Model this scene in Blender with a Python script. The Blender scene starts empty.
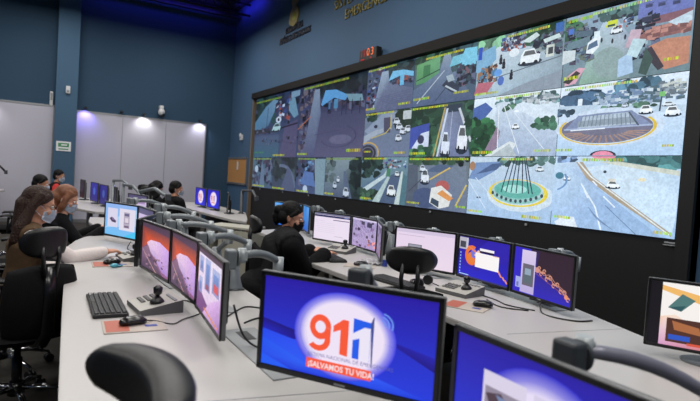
import bpy, bmesh, math, random
from mathutils import Vector, Matrix, Euler
R = math.radians
PI = math.pi
SC = bpy.context.scene
COL = SC.collection
random.seed(7)

# ------------------------------------------------------------------ materials
def lin(c):
    c = c / 255.0
    return c / 12.92 if c <= .04045 else ((c + .055) / 1.055) ** 2.4
def rgb(r, g, b): return (lin(r), lin(g), lin(b), 1)

def mat(name, col, rough=.5, metal=0, var=.08, scale=12, bump=0, bscale=60, spec=.5, sheen=0, coat=0):
    m = bpy.data.materials.new(name); m.use_nodes = True
    nt = m.node_tree; b = nt.nodes['Principled BSDF']
    b.inputs['Roughness'].default_value = rough
    b.inputs['Metallic'].default_value = metal
    b.inputs['Specular IOR Level'].default_value = spec
    b.inputs['Sheen Weight'].default_value = sheen
    b.inputs['Coat Weight'].default_value = coat
    tc = nt.nodes.new('ShaderNodeTexCoord')
    n = nt.nodes.new('ShaderNodeTexNoise'); n.inputs['Scale'].default_value = scale; n.inputs['Detail'].default_value = 5
    nt.links.new(tc.outputs['Object'], n.inputs['Vector'])
    mr = nt.nodes.new('ShaderNodeMapRange')
    mr.inputs[3].default_value = 1 - var; mr.inputs[4].default_value = 1 + var
    nt.links.new(n.outputs['Fac'], mr.inputs[0])
    mx = nt.nodes.new('ShaderNodeVectorMath'); mx.operation = 'SCALE'
    mx.inputs[0].default_value = col[:3]
    nt.links.new(mr.outputs[0], mx.inputs['Scale'])
    nt.links.new(mx.outputs[0], b.inputs['Base Color'])
    if bump:
        n2 = nt.nodes.new('ShaderNodeTexNoise'); n2.inputs['Scale'].default_value = bscale; n2.inputs['Detail'].default_value = 6
        nt.links.new(tc.outputs['Object'], n2.inputs['Vector'])
        bp = nt.nodes.new('ShaderNodeBump'); bp.inputs['Strength'].default_value = bump; bp.inputs['Distance'].default_value = .02
        nt.links.new(n2.outputs['Fac'], bp.inputs['Height']); nt.links.new(bp.outputs[0], b.inputs['Normal'])
    return m

def emit(name, col, st=1):
    m = bpy.data.materials.new(name); m.use_nodes = True
    nt = m.node_tree; nt.nodes.clear()
    e = nt.nodes.new('ShaderNodeEmission'); e.inputs[0].default_value = col; e.inputs[1].default_value = st
    o = nt.nodes.new('ShaderNodeOutputMaterial'); nt.links.new(e.outputs[0], o.inputs[0])
    return m

def screen_mat(name, st=1.0, amp=.0, scale=20):
    """lit display: shows the picture stored in the screen's colour attribute"""
    m = bpy.data.materials.new(name); m.use_nodes = True
    nt = m.node_tree; b = nt.nodes['Principled BSDF']
    b.inputs['Base Color'].default_value = (.008, .008, .009, 1); b.inputs['Roughness'].default_value = .35
    b.inputs['Specular IOR Level'].default_value = .12
    at = nt.nodes.new('ShaderNodeAttribute'); at.attribute_name = 'Col'
    if amp:
        tc = nt.nodes.new('ShaderNodeTexCoord')
        out = None
        for k, (s, a) in enumerate(((scale, amp), (scale * 3.3, amp * 1.3))):
            n = nt.nodes.new('ShaderNodeTexNoise'); n.inputs['Scale'].default_value = s; n.inputs['Detail'].default_value = 3
            nt.links.new(tc.outputs['Object'], n.inputs['Vector'])
            mr = nt.nodes.new('ShaderNodeMapRange'); mr.inputs[1].default_value = .3; mr.inputs[2].default_value = .7
            mr.inputs[3].default_value = 1 - a; mr.inputs[4].default_value = 1 + a
            nt.links.new(n.outputs['Fac'], mr.inputs[0])
            mx = nt.nodes.new('ShaderNodeVectorMath'); mx.operation = 'SCALE'
            nt.links.new(out or at.outputs['Color'], mx.inputs[0]); nt.links.new(mr.outputs[0], mx.inputs['Scale'])
            out = mx.outputs[0]
        nt.links.new(out, b.inputs['Emission Color'])
    else:
        nt.links.new(at.outputs['Color'], b.inputs['Emission Color'])
    b.inputs['Emission Strength'].default_value = st
    return m

M = {}
M['desk'] = mat('desk_laminate', rgb(180, 177, 175), .38, var=.03, scale=3)
M['desk_edge'] = mat('desk_body', rgb(170, 168, 155), .55, var=.05)
M['carcass'] = mat('dark_carcass', rgb(40, 40, 42), .7)
M['tray'] = mat('tray_grey', rgb(140, 143, 146), .45)
M['black'] = mat('black_plastic', rgb(22, 22, 24), .42, var=.15)
M['bezel'] = mat('bezel_black', rgb(16, 16, 18), .35, var=.1)
M['bezelside'] = mat('bezel_side_grey', rgb(96, 97, 98), .35, .2, var=.08)
M['fabric'] = mat('black_fabric', rgb(14, 14, 16), .9, var=.3, scale=80, bump=.3, bscale=300, spec=.2)
M['leather'] = mat('black_leather', rgb(12, 12, 13), .42, var=.2, scale=30, bump=.12, bscale=180)
M['shell'] = mat('glossy_shell', rgb(20, 20, 22), .22, var=.05)
M['chrome'] = mat('chrome', rgb(190, 190, 195), .15, 1)
M['armgrey'] = mat('arm_grey', rgb(118, 124, 128), .42, .15, var=.06)
M['armdark'] = mat('arm_dark', rgb(60, 64, 68), .5)
M['armlight'] = mat('arm_light', rgb(168, 174, 176), .35, .2)
M['armlav'] = mat('arm_silver', rgb(135, 135, 148), .35, .3)
M['blue'] = mat('blue_wall_paint', rgb(62, 92, 122), .75, var=.03, scale=2, bump=.05, bscale=150)
M['bluedark'] = mat('dark_blue_wall_paint', rgb(38, 68, 92), .78, var=.03, scale=2, bump=.05, bscale=150)
M['pillar'] = mat('pillar_lit_blue', rgb(58, 90, 116), .75, var=.03, scale=2)  # light caught by the protruding pillar is put into its paler blue
M['frost'] = mat('frosted_glass', rgb(184, 182, 194), .35, var=.05, scale=.8, spec=.5)
M['alu'] = mat('aluminium', rgb(150, 150, 152), .4, .7)
M['floor'] = mat('carpet', rgb(54, 50, 44), .95, var=.45, scale=9, bump=.5, bscale=240)
M['ceil'] = mat('ceiling_dark', rgb(45, 45, 50), .8)
M['vwblack'] = mat('video_wall_black', rgb(9, 8, 9), .6, var=.1)
M['vwtrim'] = mat('video_wall_trim', rgb(26, 23, 22), .7, 0, spec=.2)
M['vwbrown'] = mat('video_wall_side_trim', rgb(120, 105, 88), .45, .2)
M['cork'] = mat('cork', rgb(176, 128, 74), .9, var=.3, scale=120)
M['white'] = mat('white_plastic', rgb(205, 205, 205), .5)
M['paper'] = mat('paper', rgb(225, 225, 228), .8)
M['green'] = mat('sign_green', rgb(70, 140, 95), .6)
M['gold'] = mat('gold_letter', rgb(150, 138, 84), .5, .5)
M['navy'] = mat('navy_letter', rgb(14, 20, 36), .5)
M['orange'] = mat('orange_print', rgb(172, 92, 74), .6)
M['pad'] = mat('mouse_pad', rgb(176, 166, 158), .7)
M['ctl'] = mat('controller_grey', rgb(168, 166, 160), .5)
M['ctlside'] = mat('controller_side', rgb(92, 92, 92), .5)
M['key'] = mat('key_black', rgb(30, 31, 34), .5)
M['keylab'] = mat('key_label', rgb(190, 190, 190), .6)
M['bluebtn'] = mat('blue_button', rgb(40, 60, 150), .4)
M['cyan'] = mat('cyan_plastic', rgb(90, 180, 200), .4)
M['scr_feed'] = screen_mat('lit_feed', 1.12, .09, 16)
M['scr'] = screen_mat('lit_screen', .95)
M['scr_pic'] = screen_mat('lit_screen_picture', .95, .10, 40)
M['led'] = emit('red_led', rgb(255, 120, 70), 1.3)
M['leddim'] = emit('red_led_dim', rgb(190, 60, 60), .8)
M['blueled'] = emit('blue_led', (.03, .03, 1, 1), 2.5)
M['lamp'] = emit('lamp_face', (1, 1, 1, 1), 3)
def skin(n, r, g, b): return mat(n, rgb(r, g, b), .5, var=.06, scale=20)
M['skin'] = skin('skin', 196, 142, 116)
M['skin2'] = skin('skin_tan', 176, 122, 94)
M['eyew'] = mat('eye_white', rgb(225, 222, 218), .3)
M['mask'] = mat('surgical_mask', rgb(206, 218, 236), .8, var=.05, scale=40)
M['maskblk'] = mat('black_mask', rgb(20, 20, 22), .8)
M['hair_brown'] = mat('hair_brown', rgb(48, 30, 22), .6, var=.4, scale=60, bump=.6, bscale=90, spec=.3)
M['hair_red'] = mat('hair_auburn', rgb(120, 72, 44), .5, var=.35, scale=60, bump=.5, bscale=120)
M['hair_black'] = mat('hair_black', rgb(12, 10, 10), .6, var=.3, scale=60, bump=.4, bscale=120, spec=.2)
M['vest'] = mat('brown_vest', rgb(84, 62, 38), .85, var=.15, scale=40, bump=.2)
M['sleeve'] = mat('white_sleeve', rgb(216, 206, 204), .8, var=.04, scale=20, bump=.2)
M['jacket'] = mat('black_jacket', rgb(13, 13, 16), .88, var=.2, bump=.2, spec=.2)
M['brownsweater'] = mat('dark_brown_sweater', rgb(40, 30, 28), .85, bump=.2)
M['red'] = mat('red_jacket', rgb(190, 48, 44), .8)
M['trouser'] = mat('dark_trousers', rgb(26, 26, 32), .85)
M['shoe'] = mat('black_shoes', rgb(15, 15, 15), .4)

# ------------------------------------------------------------------ mesh helpers
def nb(): return bmesh.new()
def box(bm, c, s, rot=None, bev=0, mi=0, seg=2):
    t = bmesh.new(); bmesh.ops.create_cube(t, size=1)
    for v in t.verts: v.co = Vector((v.co.x * s[0], v.co.y * s[1], v.co.z * s[2]))
    if bev: bmesh.ops.bevel(t, geom=list(t.edges), offset=bev, segments=seg, affect='EDGES', profile=.5)
    mt = Matrix.Translation(c) @ (rot if isinstance(rot, Matrix) else (Euler(rot).to_matrix().to_4x4() if rot else Matrix()))
    merge(bm, t, mt, mi)
def merge(bm, t, mt=None, mi=0, smooth=None):
    mp = {}
    for v in t.verts: mp[v] = bm.verts.new(mt @ v.co if mt else v.co)
    for f in t.faces:
        try:
            g = bm.faces.new([mp[v] for v in f.verts]); g.material_index = mi if mi else f.material_index
            g.smooth = f.smooth if smooth is None else smooth
        except ValueError: pass
    t.free()
def frame_of(d):
    d = d.normalized(); a = Vector((0, 0, 1)) if abs(d.z) < .9 else Vector((1, 0, 0))
    x = d.cross(a).normalized(); return x, x.cross(d).normalized()
def tube(bm, pts, rad, n=10, mi=0, flat=1.0, up=None, cap=True):
    """tube through pts; rad number or list; flat squeezes the section along its second axis"""
    pts = [Vector(p) for p in pts]
    if not hasattr(rad, '__len__'): rad = [rad] * len(pts)
    rings = []
    px = None
    for i, p in enumerate(pts):
        d = (pts[min(i + 1, len(pts) - 1)] - pts[max(i - 1, 0)])
        if d.length < 1e-9: d = Vector((0, 0, 1))
        d.normalize()
        if up is not None: x = d.cross(Vector(up)).normalized(); y = x.cross(d)
        else:
            if px is None: x, y = frame_of(d)
            else:
                x = (px - d * px.dot(d)).normalized(); y = x.cross(d)
        px = x
        rings.append([bm.verts.new(p + x * math.cos(a) * rad[i] + y * math.sin(a) * rad[i] * flat)
                      for a in [2 * PI * k / n for k in range(n)]])
    for a, b in zip(rings, rings[1:]):
        for k in range(n):
            f = bm.faces.new((a[k], a[(k + 1) % n], b[(k + 1) % n], b[k])); f.smooth = True; f.material_index = mi
    if cap:
        for r_, rev in ((rings[0], True), (rings[-1], False)):
            f = bm.faces.new(r_[::-1] if rev else r_); f.material_index = mi
def ell(bm, c, s, rot=None, mi=0, u=16, v=10):
    t = bmesh.new(); bmesh.ops.create_uvsphere(t, u_segments=u, v_segments=v, radius=1)
    for f in t.faces: f.smooth = True
    rm = rot if isinstance(rot, Matrix) else (Euler(rot).to_matrix().to_4x4() if rot else Matrix())
    merge(bm, t, Matrix.Translation(c) @ rm @ Matrix.Diagonal((s[0], s[1], s[2], 1)), mi)
def prism(bm, poly, z0, z1, mi=0, bev=0):
    t = bmesh.new()
    f = t.faces.new([t.verts.new((x, y, z0)) for x, y in poly])
    if f.normal.z > 0: f.normal_flip()
    f.normal_update()
    r = bmesh.ops.extrude_face_region(t, geom=[f])
    for e in r['geom']:
        if isinstance(e, bmesh.types.BMVert): e.co.z = z1
    bmesh.ops.recalc_face_normals(t, faces=list(t.faces))
    if bev:
        es = [e for e in t.edges if abs(e.verts[0].co.z - e.verts[1].co.z) < 1e-6]
        bmesh.ops.bevel(t, geom=es, offset=bev, segments=2, affect='EDGES')
    merge(bm, t, None, mi)
def ry(a): return Matrix.Rotation(a, 4, 'Y')
def rz(a): return Matrix.Rotation(a, 4, 'Z')
def rx(a): return Matrix.Rotation(a, 4, 'X')

def obj(name, bm, mats, parent=None, loc=(0, 0, 0), rotz=0, label=None):
    me = bpy.data.meshes.new(name)
    if isinstance(bm, bpy.types.Mesh): me = bm
    else:
        bmesh.ops.recalc_face_normals(bm, faces=list(bm.faces)) if bm.faces and not getattr(bm, '_keep', 0) else None
        bm.to_mesh(me); bm.free()
    o = bpy.data.objects.new(name, me); COL.objects.link(o)
    for m in (mats if isinstance(mats, (list, tuple)) else [mats]): me.materials.append(M[m] if isinstance(m, str) else m)
    o.parent = parent; o.location = loc; o.rotation_euler = (0, 0, rotz)
    if label: o['label'] = label
    return o
def thing(name, label, cat, loc=(0, 0, 0), rotz=0, group=None):
    o = bpy.data.objects.new(name, None); COL.objects.link(o); o.empty_display_size = .1
    o.location = loc; o.rotation_euler = (0, 0, rotz)
    return tag(o, label, cat, group)
def tag(o, label, cat, group=None):
    o['label'] = label; o['category'] = cat
    if group: o['group'] = group
    return o
def struct(name, bm, mats, loc=(0, 0, 0)):
    o = obj(name, bm, mats, None, loc); o['kind'] = 'structure'; return o
def dup(root, loc, rotz, label=None, group=None):
    def cp(o, par):
        c = o.copy(); COL.objects.link(c); c.parent = par
        for ch in list(o.children): cp(ch, c)
        return c
    r = cp(root, None); r.location = loc; r.rotation_euler = (0, 0, rotz)
    if label: r['label'] = label
    if group: r['group'] = group
    return r
def text_mesh(s, size=1, bold=0, depth=0):
    """list of triangles/ngons of a line of text lying in XY, baseline at 0"""
    cu = bpy.data.curves.new('t', 'FONT'); cu.body = s; cu.size = size; cu.offset = bold; cu.extrude = depth
    cu.resolution_u = 3
    ob = bpy.data.objects.new('t', cu); COL.objects.link(ob)
    dg = bpy.context.evaluated_depsgraph_get(); me = bpy.data.meshes.new_from_object(ob.evaluated_get(dg))
    bm = bmesh.new(); bm.from_mesh(me)
    bpy.data.objects.remove(ob); bpy.data.curves.remove(cu); bpy.data.meshes.remove(me)
    return bm

# ------------------------------------------------------------------ picture painter (what a lit screen shows)
class Pic:
    def __init__(s, w, h, dim=1.0, step=.00005, haze=0, hazec=(0, 0, 0)):
        s.w, s.h, s.dim, s.step, s.polys, s.haze, s.hazec, s.ox = w, h, dim, step, [], haze, hazec, 0; s.con = 1
    def c(s, c):
        return tuple(lin(max(0, min(255, (max(0, v) / 235) ** s.con * 235 * (1 - s.haze) + q * s.haze))) * s.dim for v, q in zip(c, s.hazec))
    def poly(s, pts, cols):
        """pts in 0..100 of the picture; one colour or one per corner"""
        if isinstance(cols[0], (int, float)): cols = [cols] * len(pts)
        P = [(x + s.ox, y, s.c(c)) for (x, y), c in zip(pts, cols)]
        for ax, lim, sg in ((0, 0, 1), (0, 100, -1), (1, 0, 1), (1, 100, -1)):
            out = []
            for i in range(len(P)):
                a, b = P[i - 1], P[i]
                da, db = sg * (a[ax] - lim), sg * (b[ax] - lim)
                if (da >= 0) != (db >= 0):
                    t = da / (da - db)
                    out.append((a[0] + t * (b[0] - a[0]), a[1] + t * (b[1] - a[1]), tuple(x + t * (y - x) for x, y in zip(a[2], b[2]))))
                if db >= 0: out.append(b)
            P = out
            if len(P) < 3: return
        s.polys.append(P)
    def rect(s, x0, y0, x1, y1, c, c2=None):
        c2 = c2 or c; s.poly([(x0, y0), (x1, y0), (x1, y1), (x0, y1)], [c, c, c2, c2])
    def line(s, pts, w, c):
        for (x0, y0), (x1, y1) in zip(pts, pts[1:]):
            dx, dy = x1 - x0, y1 - y0; L = math.hypot(dx, dy) or 1
            nx, ny = -dy / L * w / 2, dx / L * w / 2
            s.poly([(x0 - nx, y0 - ny), (x1 - nx, y1 - ny), (x1 + nx, y1 + ny), (x0 + nx, y0 + ny)], c)
    def blob(s, x, y, rx_, ry_, c, n=14, jit=0):
        s.poly([(x + rx_ * math.cos(a) * (1 + random.uniform(-jit, jit)), y + ry_ * math.sin(a) * (1 + random.uniform(-jit, jit)))
                for a in [2 * PI * k / n for k in range(n)]], c)
    def ringpath(s, x, y, rx_, ry_, w, c, a0=0, a1=360, n=40):
        for k in range(n):
            a, b = R(a0 + (a1 - a0) * k / n), R(a0 + (a1 - a0) * (k + 1) / n)
            s.poly([(x + rx_ * math.cos(a), y + ry_ * math.sin(a)), (x + rx_ * math.cos(b), y + ry_ * math.sin(b)),
                    (x + (rx_ - w) * math.cos(b), y + (ry_ - w * ry_ / rx_) * math.sin(b)), (x + (rx_ - w) * math.cos(a), y + (ry_ - w * ry_ / rx_) * math.sin(a))], c)
    def glow(s, x, y, rx_, ry_, cin, cout, r0=.7, n=40):
        s.blob(x, y, rx_ * r0, ry_ * r0, cin, n)
        cm = tuple((a + b) / 2 for a, b in zip(cin, cout))
        for ra, rb, ca, cb in ((r0, (1 + r0) / 2, cin, cm), ((1 + r0) / 2, 1, cm, cout)):
            for k in range(n):
                a, b = 2 * PI * k / n, 2 * PI * (k + 1) / n
                s.poly([(x + rx_ * ra * math.cos(a), y + ry_ * ra * math.sin(a)), (x + rx_ * ra * math.cos(b), y + ry_ * ra * math.sin(b)),
                        (x + rx_ * rb * math.cos(b), y + ry_ * rb * math.sin(b)), (x + rx_ * rb * math.cos(a), y + ry_ * rb * math.sin(a))], [ca, ca, cb, cb])
    def clutter(s, x0, y0, x1, y1, n, cols, a=3, b=3):
        for _ in range(n):
            x, y = random.uniform(x0, x1), random.uniform(y0, y1); w, h = random.uniform(.4, 1) * a, random.uniform(.4, 1) * b
            k = random.uniform(-1, 1) * .5
            s.poly([(x, y), (x + w, y + k * h), (x + w, y + h + k * h), (x, y + h)], random.choice(cols))
    def trees(s, x0, y0, x1, y1, n, r=5, base=(45, 75, 60)):
        for _ in range(n):
            f = random.uniform(.6, 1.35)
            s.blob(random.uniform(x0, x1), random.uniform(y0, y1), r * random.uniform(.5, 1), r * random.uniform(.6, 1.2), tuple(v * f for v in base), 9, .25)
    def car(s, x, y, w, c, h=None, tilt=0):
        h = h or w * .9
        def p(u, v): return (x + w * u + tilt * v * h, y + h * v)
        s.blob(x + w * .5, y + h * .05, w * .62, h * .25, (50, 60, 75), 10)
        s.poly([p(0, .05), p(.95, 0), p(1, .5), p(.82, .6), p(.7, .98), p(.2, 1), p(.03, .62)], c)
        s.poly([p(.14, .58), p(.78, .56), p(.68, .88), p(.24, .9)], tuple(v * .45 for v in c))
        s.blob(*p(.2, .05), w * .1, h * .13, (25, 30, 40), 8); s.blob(*p(.8, .03), w * .1, h * .13, (25, 30, 40), 8)
    def write(s, t, x, y, size, c, bold=0, shear=0, sx=1, ang=0):
        bm = text_mesh(t, 1, bold)
        ca, sa = math.cos(ang), math.sin(ang)
        asp = s.w / s.h
        for f in bm.faces:
            s.poly([(x + (ca * v.co.x * sx - sa * v.co.y) * size, y + (sa * v.co.x * sx + ca * v.co.y) * size * asp) for v in f.verts], c)
        bm.free()
    def stamp(s, x, y, w, h=3.4, c=(206, 214, 60)):
        """camera caption too small to read: a run of little yellow marks"""
        u = x
        while u < x + w:
            k = random.uniform(.5, 1.1) * h * .5
            s.poly([(u, y), (u + k, y), (u + k, y + h), (u, y + h * .9)], tuple(v * random.uniform(.75, 1.05) for v in c)); u += k + h * .16
    def build(s, name, parent, material='scr', label=None, origin=(0, 0, 0), rot=None):
        """picture in the local XZ plane, x right, z up, seen from -Y"""
        verts, faces, cols = [], [], []
        for i, P in enumerate(s.polys):
            base = len(verts)
            for x, y, c in P:
                verts.append((x / 100 * s.w, -(i + 1) * s.step, y / 100 * s.h)); cols.append(c)
            faces.append(list(range(base, base + len(P))))
        me = bpy.data.meshes.new(name); me.from_pydata(verts, [], faces)
        ca = me.color_attributes.new('Col', 'FLOAT_COLOR', 'CORNER')
        for l in me.loops: ca.data[l.index].color = (*cols[l.vertex_index], 1)
        me.materials.append(M[material])
        o = bpy.data.objects.new(name, me); COL.objects.link(o); o.parent = parent; o.location = origin
        if rot: o.rotation_euler = rot
        if label: o['label'] = label
        return o
# ------------------------------------------------------------------ camera
H = 1.44
yaw, pit, rol = .540664539, -.0396085802, .0647387126
fw = Vector((math.sin(yaw) * math.cos(pit), math.cos(yaw) * math.cos(pit), math.sin(pit)))
r0 = Vector((math.cos(yaw), -math.sin(yaw), 0)); u0 = r0.cross(fw)
rr = math.cos(rol) * r0 + math.sin(rol) * u0; uu = math.cos(rol) * u0 - math.sin(rol) * r0
cd = bpy.data.cameras.new('camera'); cam = bpy.data.objects.new('camera', cd); COL.objects.link(cam)
mw = Matrix((rr, uu, -fw)).transposed().to_4x4(); mw.translation = (0, 0, H); cam.matrix_world = mw
cd.sensor_width = 36; cd.lens = 533.7 / 700 * 36; cd.clip_start = .05
cd.dof.use_dof = True; cd.dof.focus_distance = 3.9; cd.dof.aperture_fstop = 3.2
SC.camera = cam
SC.view_settings.view_transform = 'Standard'; SC.view_settings.look = 'None'
SC.view_settings.exposure = 0; SC.view_settings.gamma = 1; SC.view_settings.use_curve_mapping = False

# ------------------------------------------------------------------ the room
XW, YB, ZC = 4.62, 14.2, 5.75
XL, YF = -6.0, -3.5
b = nb(); box(b, ((XL + XW) / 2, (YF + YB) / 2, -.05), (XW - XL, YB - YF, .1)); struct('floor', b, 'floor')
b = nb(); box(b, ((XL + XW) / 2, (YF + YB) / 2, ZC + .05), (XW - XL, YB - YF, .1)); struct('ceiling', b, 'ceil')
b = nb(); box(b, (XW + .1, (YF + YB) / 2, ZC / 2), (.2, YB - YF, ZC)); struct('wall_right', b, 'blue')
b = nb(); box(b, ((XL + XW) / 2, YB + .1, ZC / 2), (XW - XL, .2, ZC)); struct('wall_back', b, 'bluedark')
b = nb(); box(b, (XL - .1, (YF + YB) / 2, ZC / 2), (.2, YB - YF, ZC)); struct('wall_left', b, 'blue')
b = nb(); box(b, ((XL + XW) / 2, YF - .1, ZC / 2), (XW - XL, .2, ZC)); struct('wall_front', b, 'blue')
PY0 = 13.9
b = nb(); box(b, (.64, (PY0 + YB) / 2, ZC / 2), (.44, YB - PY0, ZC)); struct('trim_1', b, 'pillar')['label'] = 'light blue square pillar standing before the back wall'
# frosted glass partitions below the dark blue wall
def window(n, x0, x1, zt):
    b = nb(); box(b, ((x0 + x1) / 2, YB - .035, zt / 2 + .04), (x1 - x0, .03, zt - .08)); w = struct('window_%d' % n, b, 'frost')
    b = nb()
    box(b, ((x0 + x1) / 2, YB - .03, zt), (x1 - x0, .06, .04)); box(b, ((x0 + x1) / 2, YB - .03, .04), (x1 - x0, .06, .08))
    for x in (x0 + .015, x1 - .015): box(b, (x, YB - .03, zt / 2), (.03, .06, zt))
    f = obj('window_frame', b, 'alu', w)
    b = nb()
    k = math.ceil((x1 - x0) / 1.35)
    for i in range(1, k): box(b, (x0 + (x1 - x0) * i / k, YB - .052, zt / 2), (.008, .006, zt - .08))
    if b.verts: obj('glass_joint', b, 'alu', w)
    else: b.free()
window(1, XL, .42, 2.68); window(2, .86, 3.93, 2.63)
b = nb(); box(b, ((XL + XW) / 2, YB - .12, 5.62), (XW - XL, .1, .16)); box(b, ((XL + XW) / 2, YB - .3, 5.5), (XW - XL, .06, .05)); struct('trim_2', b, 'ceil')

t = thing('roof_truss', 'dark steel truss under the ceiling by the back wall', 'truss', (0, 13.2, 5.42))
b = nb(); tube(b, [(XL, 0, .25), (XW, 0, .25)], .03); obj('top_chord', b, 'ceil', t)
b = nb(); tube(b, [(XL, 0, -.02), (XW, 0, -.02)], .03); obj('bottom_chord', b, 'ceil', t)
b = nb()
for k in range(26):
    x = XL + .4 * k; tube(b, [(x, 0, .25), (x + .2, 0, -.02), (x + .4, 0, .25)], .014, 6)
obj('web', b, 'ceil', t)

# small devices on the back wall and pillar
t = thing('alarm_sensor', 'small white alarm sensor on the face of the blue pillar', 'sensor', (.66, PY0, 3.06))
b = nb(); box(b, (0, -.03, 0), (.09, .05, .17), bev=.012); obj('housing', b, 'white', t)
b = nb(); ell(b, (0, -.056, -.03), (.03, .012, .03)); obj('lens', b, 'tray', t)
t = thing('emergency_lamp', 'slim white unit on the dark wall beside the blue pillar', 'lamp', (.345, YB, 2.84))
b = nb(); box(b, (0, -.03, 0), (.07, .06, .34), bev=.01); obj('housing', b, 'white', t)
b = nb(); box(b, (0, -.062, .05), (.04, .008, .16)); obj('cover', b, 'tray', t)
t = thing('notice_sign', 'white and green notice on the blue pillar at head height', 'sign', (.62, PY0, 1.77))
b = nb(); box(b, (0, -.006, 0), (.30, .012, .22)); obj('board', b, 'paper', t)
b = nb(); box(b, (0, -.014, .03), (.22, .004, .09)); obj('symbol', b, 'green', t)
b = nb(); box(b, (0, -.014, -.065), (.2, .004, .025)); obj('text_line', b, 'green', t)
b = nb(); box(b, (.01, -.018, .03), (.12, .004, .03)); obj('arrow', b, 'paper', t)
t = thing('security_camera', 'white dome camera on a bracket above the frosted glass', 'camera', (2.76, YB, 2.84))
b = nb(); box(b, (0, -.08, .1), (.1, .16, .08), bev=.01); tube(b, [(0, -.14, .12), (0, -.14, .02)], .05, 14); obj('bracket', b, 'white', t)
b = nb(); ell(b, (0, -.14, -.02), (.085, .085, .09)); obj('dome', b, 'white', t)
b = nb(); ell(b, (.03, -.15, -.09), (.055, .055, .06)); obj('lens', b, 'black', t)
for x, lab in ((1.05, 'leftmost small downlight over the frosted glass, shining blue'), (1.84, 'second small downlight from the left over the frosted glass'),
               (2.36, 'small downlight over the frosted glass left of the dome camera'), (3.75, 'small downlight at the right end of the frosted glass')):
    t = thing('wall_downlight', lab, 'lamp', (x, YB, 2.72), 0, 'downlights over the frosted glass')
    b = nb(); box(b, (0, -.06, 0), (.05, .12, .03), bev=.005); obj('bracket', b, 'black', t)
    b = nb(); tube(b, [(0, -.12, .02), (0, -.12, -.04)], [.03, .035], 12); obj('lamp_head', b, 'black', t)

# ------------------------------------------------------------------ video wall
U = .685; W = U * 16 / 9
Y0, ZB, XF = 12.0914606, 1.12010216, 4.51402
vw = thing('video_wall', 'huge video wall of traffic camera pictures in a black surround', 'video wall', (XF, 0, 0))
ya, yb_ = 12.0914606, 12.0914606 - 8 * W
def vb(b, y0, y1, z0, z1, x0, x1, **k): box(b, ((x0 + x1) / 2, (y0 + y1) / 2, (z0 + z1) / 2), (x1 - x0, abs(y1 - y0), z1 - z0), **k)
b = nb(); vb(b, ya + .07, yb_ - .13, .0, ZB + 3 * U + .05, .012, XW - XF); obj('plinth', b, 'vwblack', vw)
b = nb(); vb(b, ya + .08, yb_ - .14, ZB + 3 * U + .005, ZB + 3 * U + .135, -.10, XW - XF); obj('top_trim', b, 'vwtrim', vw)
b = nb(); vb(b, ya + .03, ya + .10, 0, ZB + 3 * U + .135, -.06, XW - XF); obj('side_trim', b, 'vwbrown', vw)
b = nb(); vb(b, yb_ - .13, yb_ - .02, .0, ZB + 3 * U, -.03, XW - XF); obj('side_trim', b, 'vwblack', vw)
for s in (0.45, 1.5, 2.5, 3.35, 4.7, 5.45, 6.75):
    b = nb(); box(b, (-.002, ya - s * W, ZB - .035), (.01, .03, .022)); obj('badge', b, 'tray', vw)
b = nb(); box(b, (-.002, ya - 7.97 * W, ZB - .03), (.006, .09, .014)); box(b, (-.002, ya - 7.97 * W, ZB - .05), (.006, .11, .008)); obj('badge', b, 'tray', vw, label='small grey maker plate at the right end')

GR = (108, 122, 148)
def feed(s0, s1, r0, r1, fn, dim=1.0, label=None):  # dim puts the viewing-angle falloff of the far columns into the colours
    f_ = min(1, max(0, (s0 - 2) / 5)); p = Pic((s1 - s0) * W - .006, (r1 - r0) * U - .006, dim, .00008, .05 + .05 * f_, (70 + 110 * f_, 110 + 120 * f_, 190 + 65 * f_)); p.con = 1.22
    fn(p)
    p.build('camera_feed', vw, 'scr_feed', label, (0, ya - s0 * W - .003, ZB + r0 * U + .003), (0, 0, -PI / 2))
CW = [(190, 205, 225), (60, 70, 100), (90, 70, 90), (130, 140, 165), (40, 45, 60), (160, 90, 80), (70, 90, 150)]
DK = [(40, 42, 60), (60, 60, 85), (85, 75, 95), (30, 34, 46), (110, 115, 140)]
def fA(p):
    p.rect(0, 0, 100, 100, (74, 92, 122), (66, 72, 104)); p.rect(0, 0, 60, 36, (70, 112, 132), (82, 98, 128))
    p.trees(2, 60, 50, 100, 40, 9, (42, 66, 66)); p.trees(45, 80, 100, 100, 22, 7, (44, 56, 80))
    p.poly([(0, 46), (0, 60), (26, 84), (44, 93), (54, 90), (50, 78), (34, 52), (20, 47)], [(92, 138, 168)] * 3 + [(118, 152, 180)] * 3 + [(92, 132, 162)] * 2)
    p.line([(30, 50), (32, 82)], 1.2, (60, 80, 100))
    p.rect(0, 40, 40, 47, (48, 56, 62)); p.clutter(0, 38, 40, 47, 22, DK, 5, 4)
    p.poly([(78, 90), (90, 88), (98, 62), (90, 58), (76, 74)], (120, 158, 182)); p.poly([(82, 98), (99, 98), (99, 90), (82, 88)], (130, 160, 184))
    p.clutter(48, 50, 80, 88, 46, DK + CW, 6, 7); p.poly([(64, 0), (98, 0), (98, 56), (72, 48)], (96, 92, 124))
    p.line([(60, 45), (98, 50)], 2.5, (50, 44, 68))
    p.blob(58, 59, 6, 5, (200, 214, 232)); p.blob(58, 59, 2.4, 2.4, (40, 44, 60)); p.car(44, 42, 18, (176, 208, 214), 12, .3)
    p.line([(40, 28), (100, 20)], 1.2, (80, 82, 110)); p.clutter(20, 20, 98, 30, 26, DK, 3, 4)
    p.stamp(2, 92, 60, 3, (150, 170, 60)); p.stamp(2, 7, 26, 3, (90, 160, 110)); p.stamp(50, 2, 26, 3)
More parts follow.
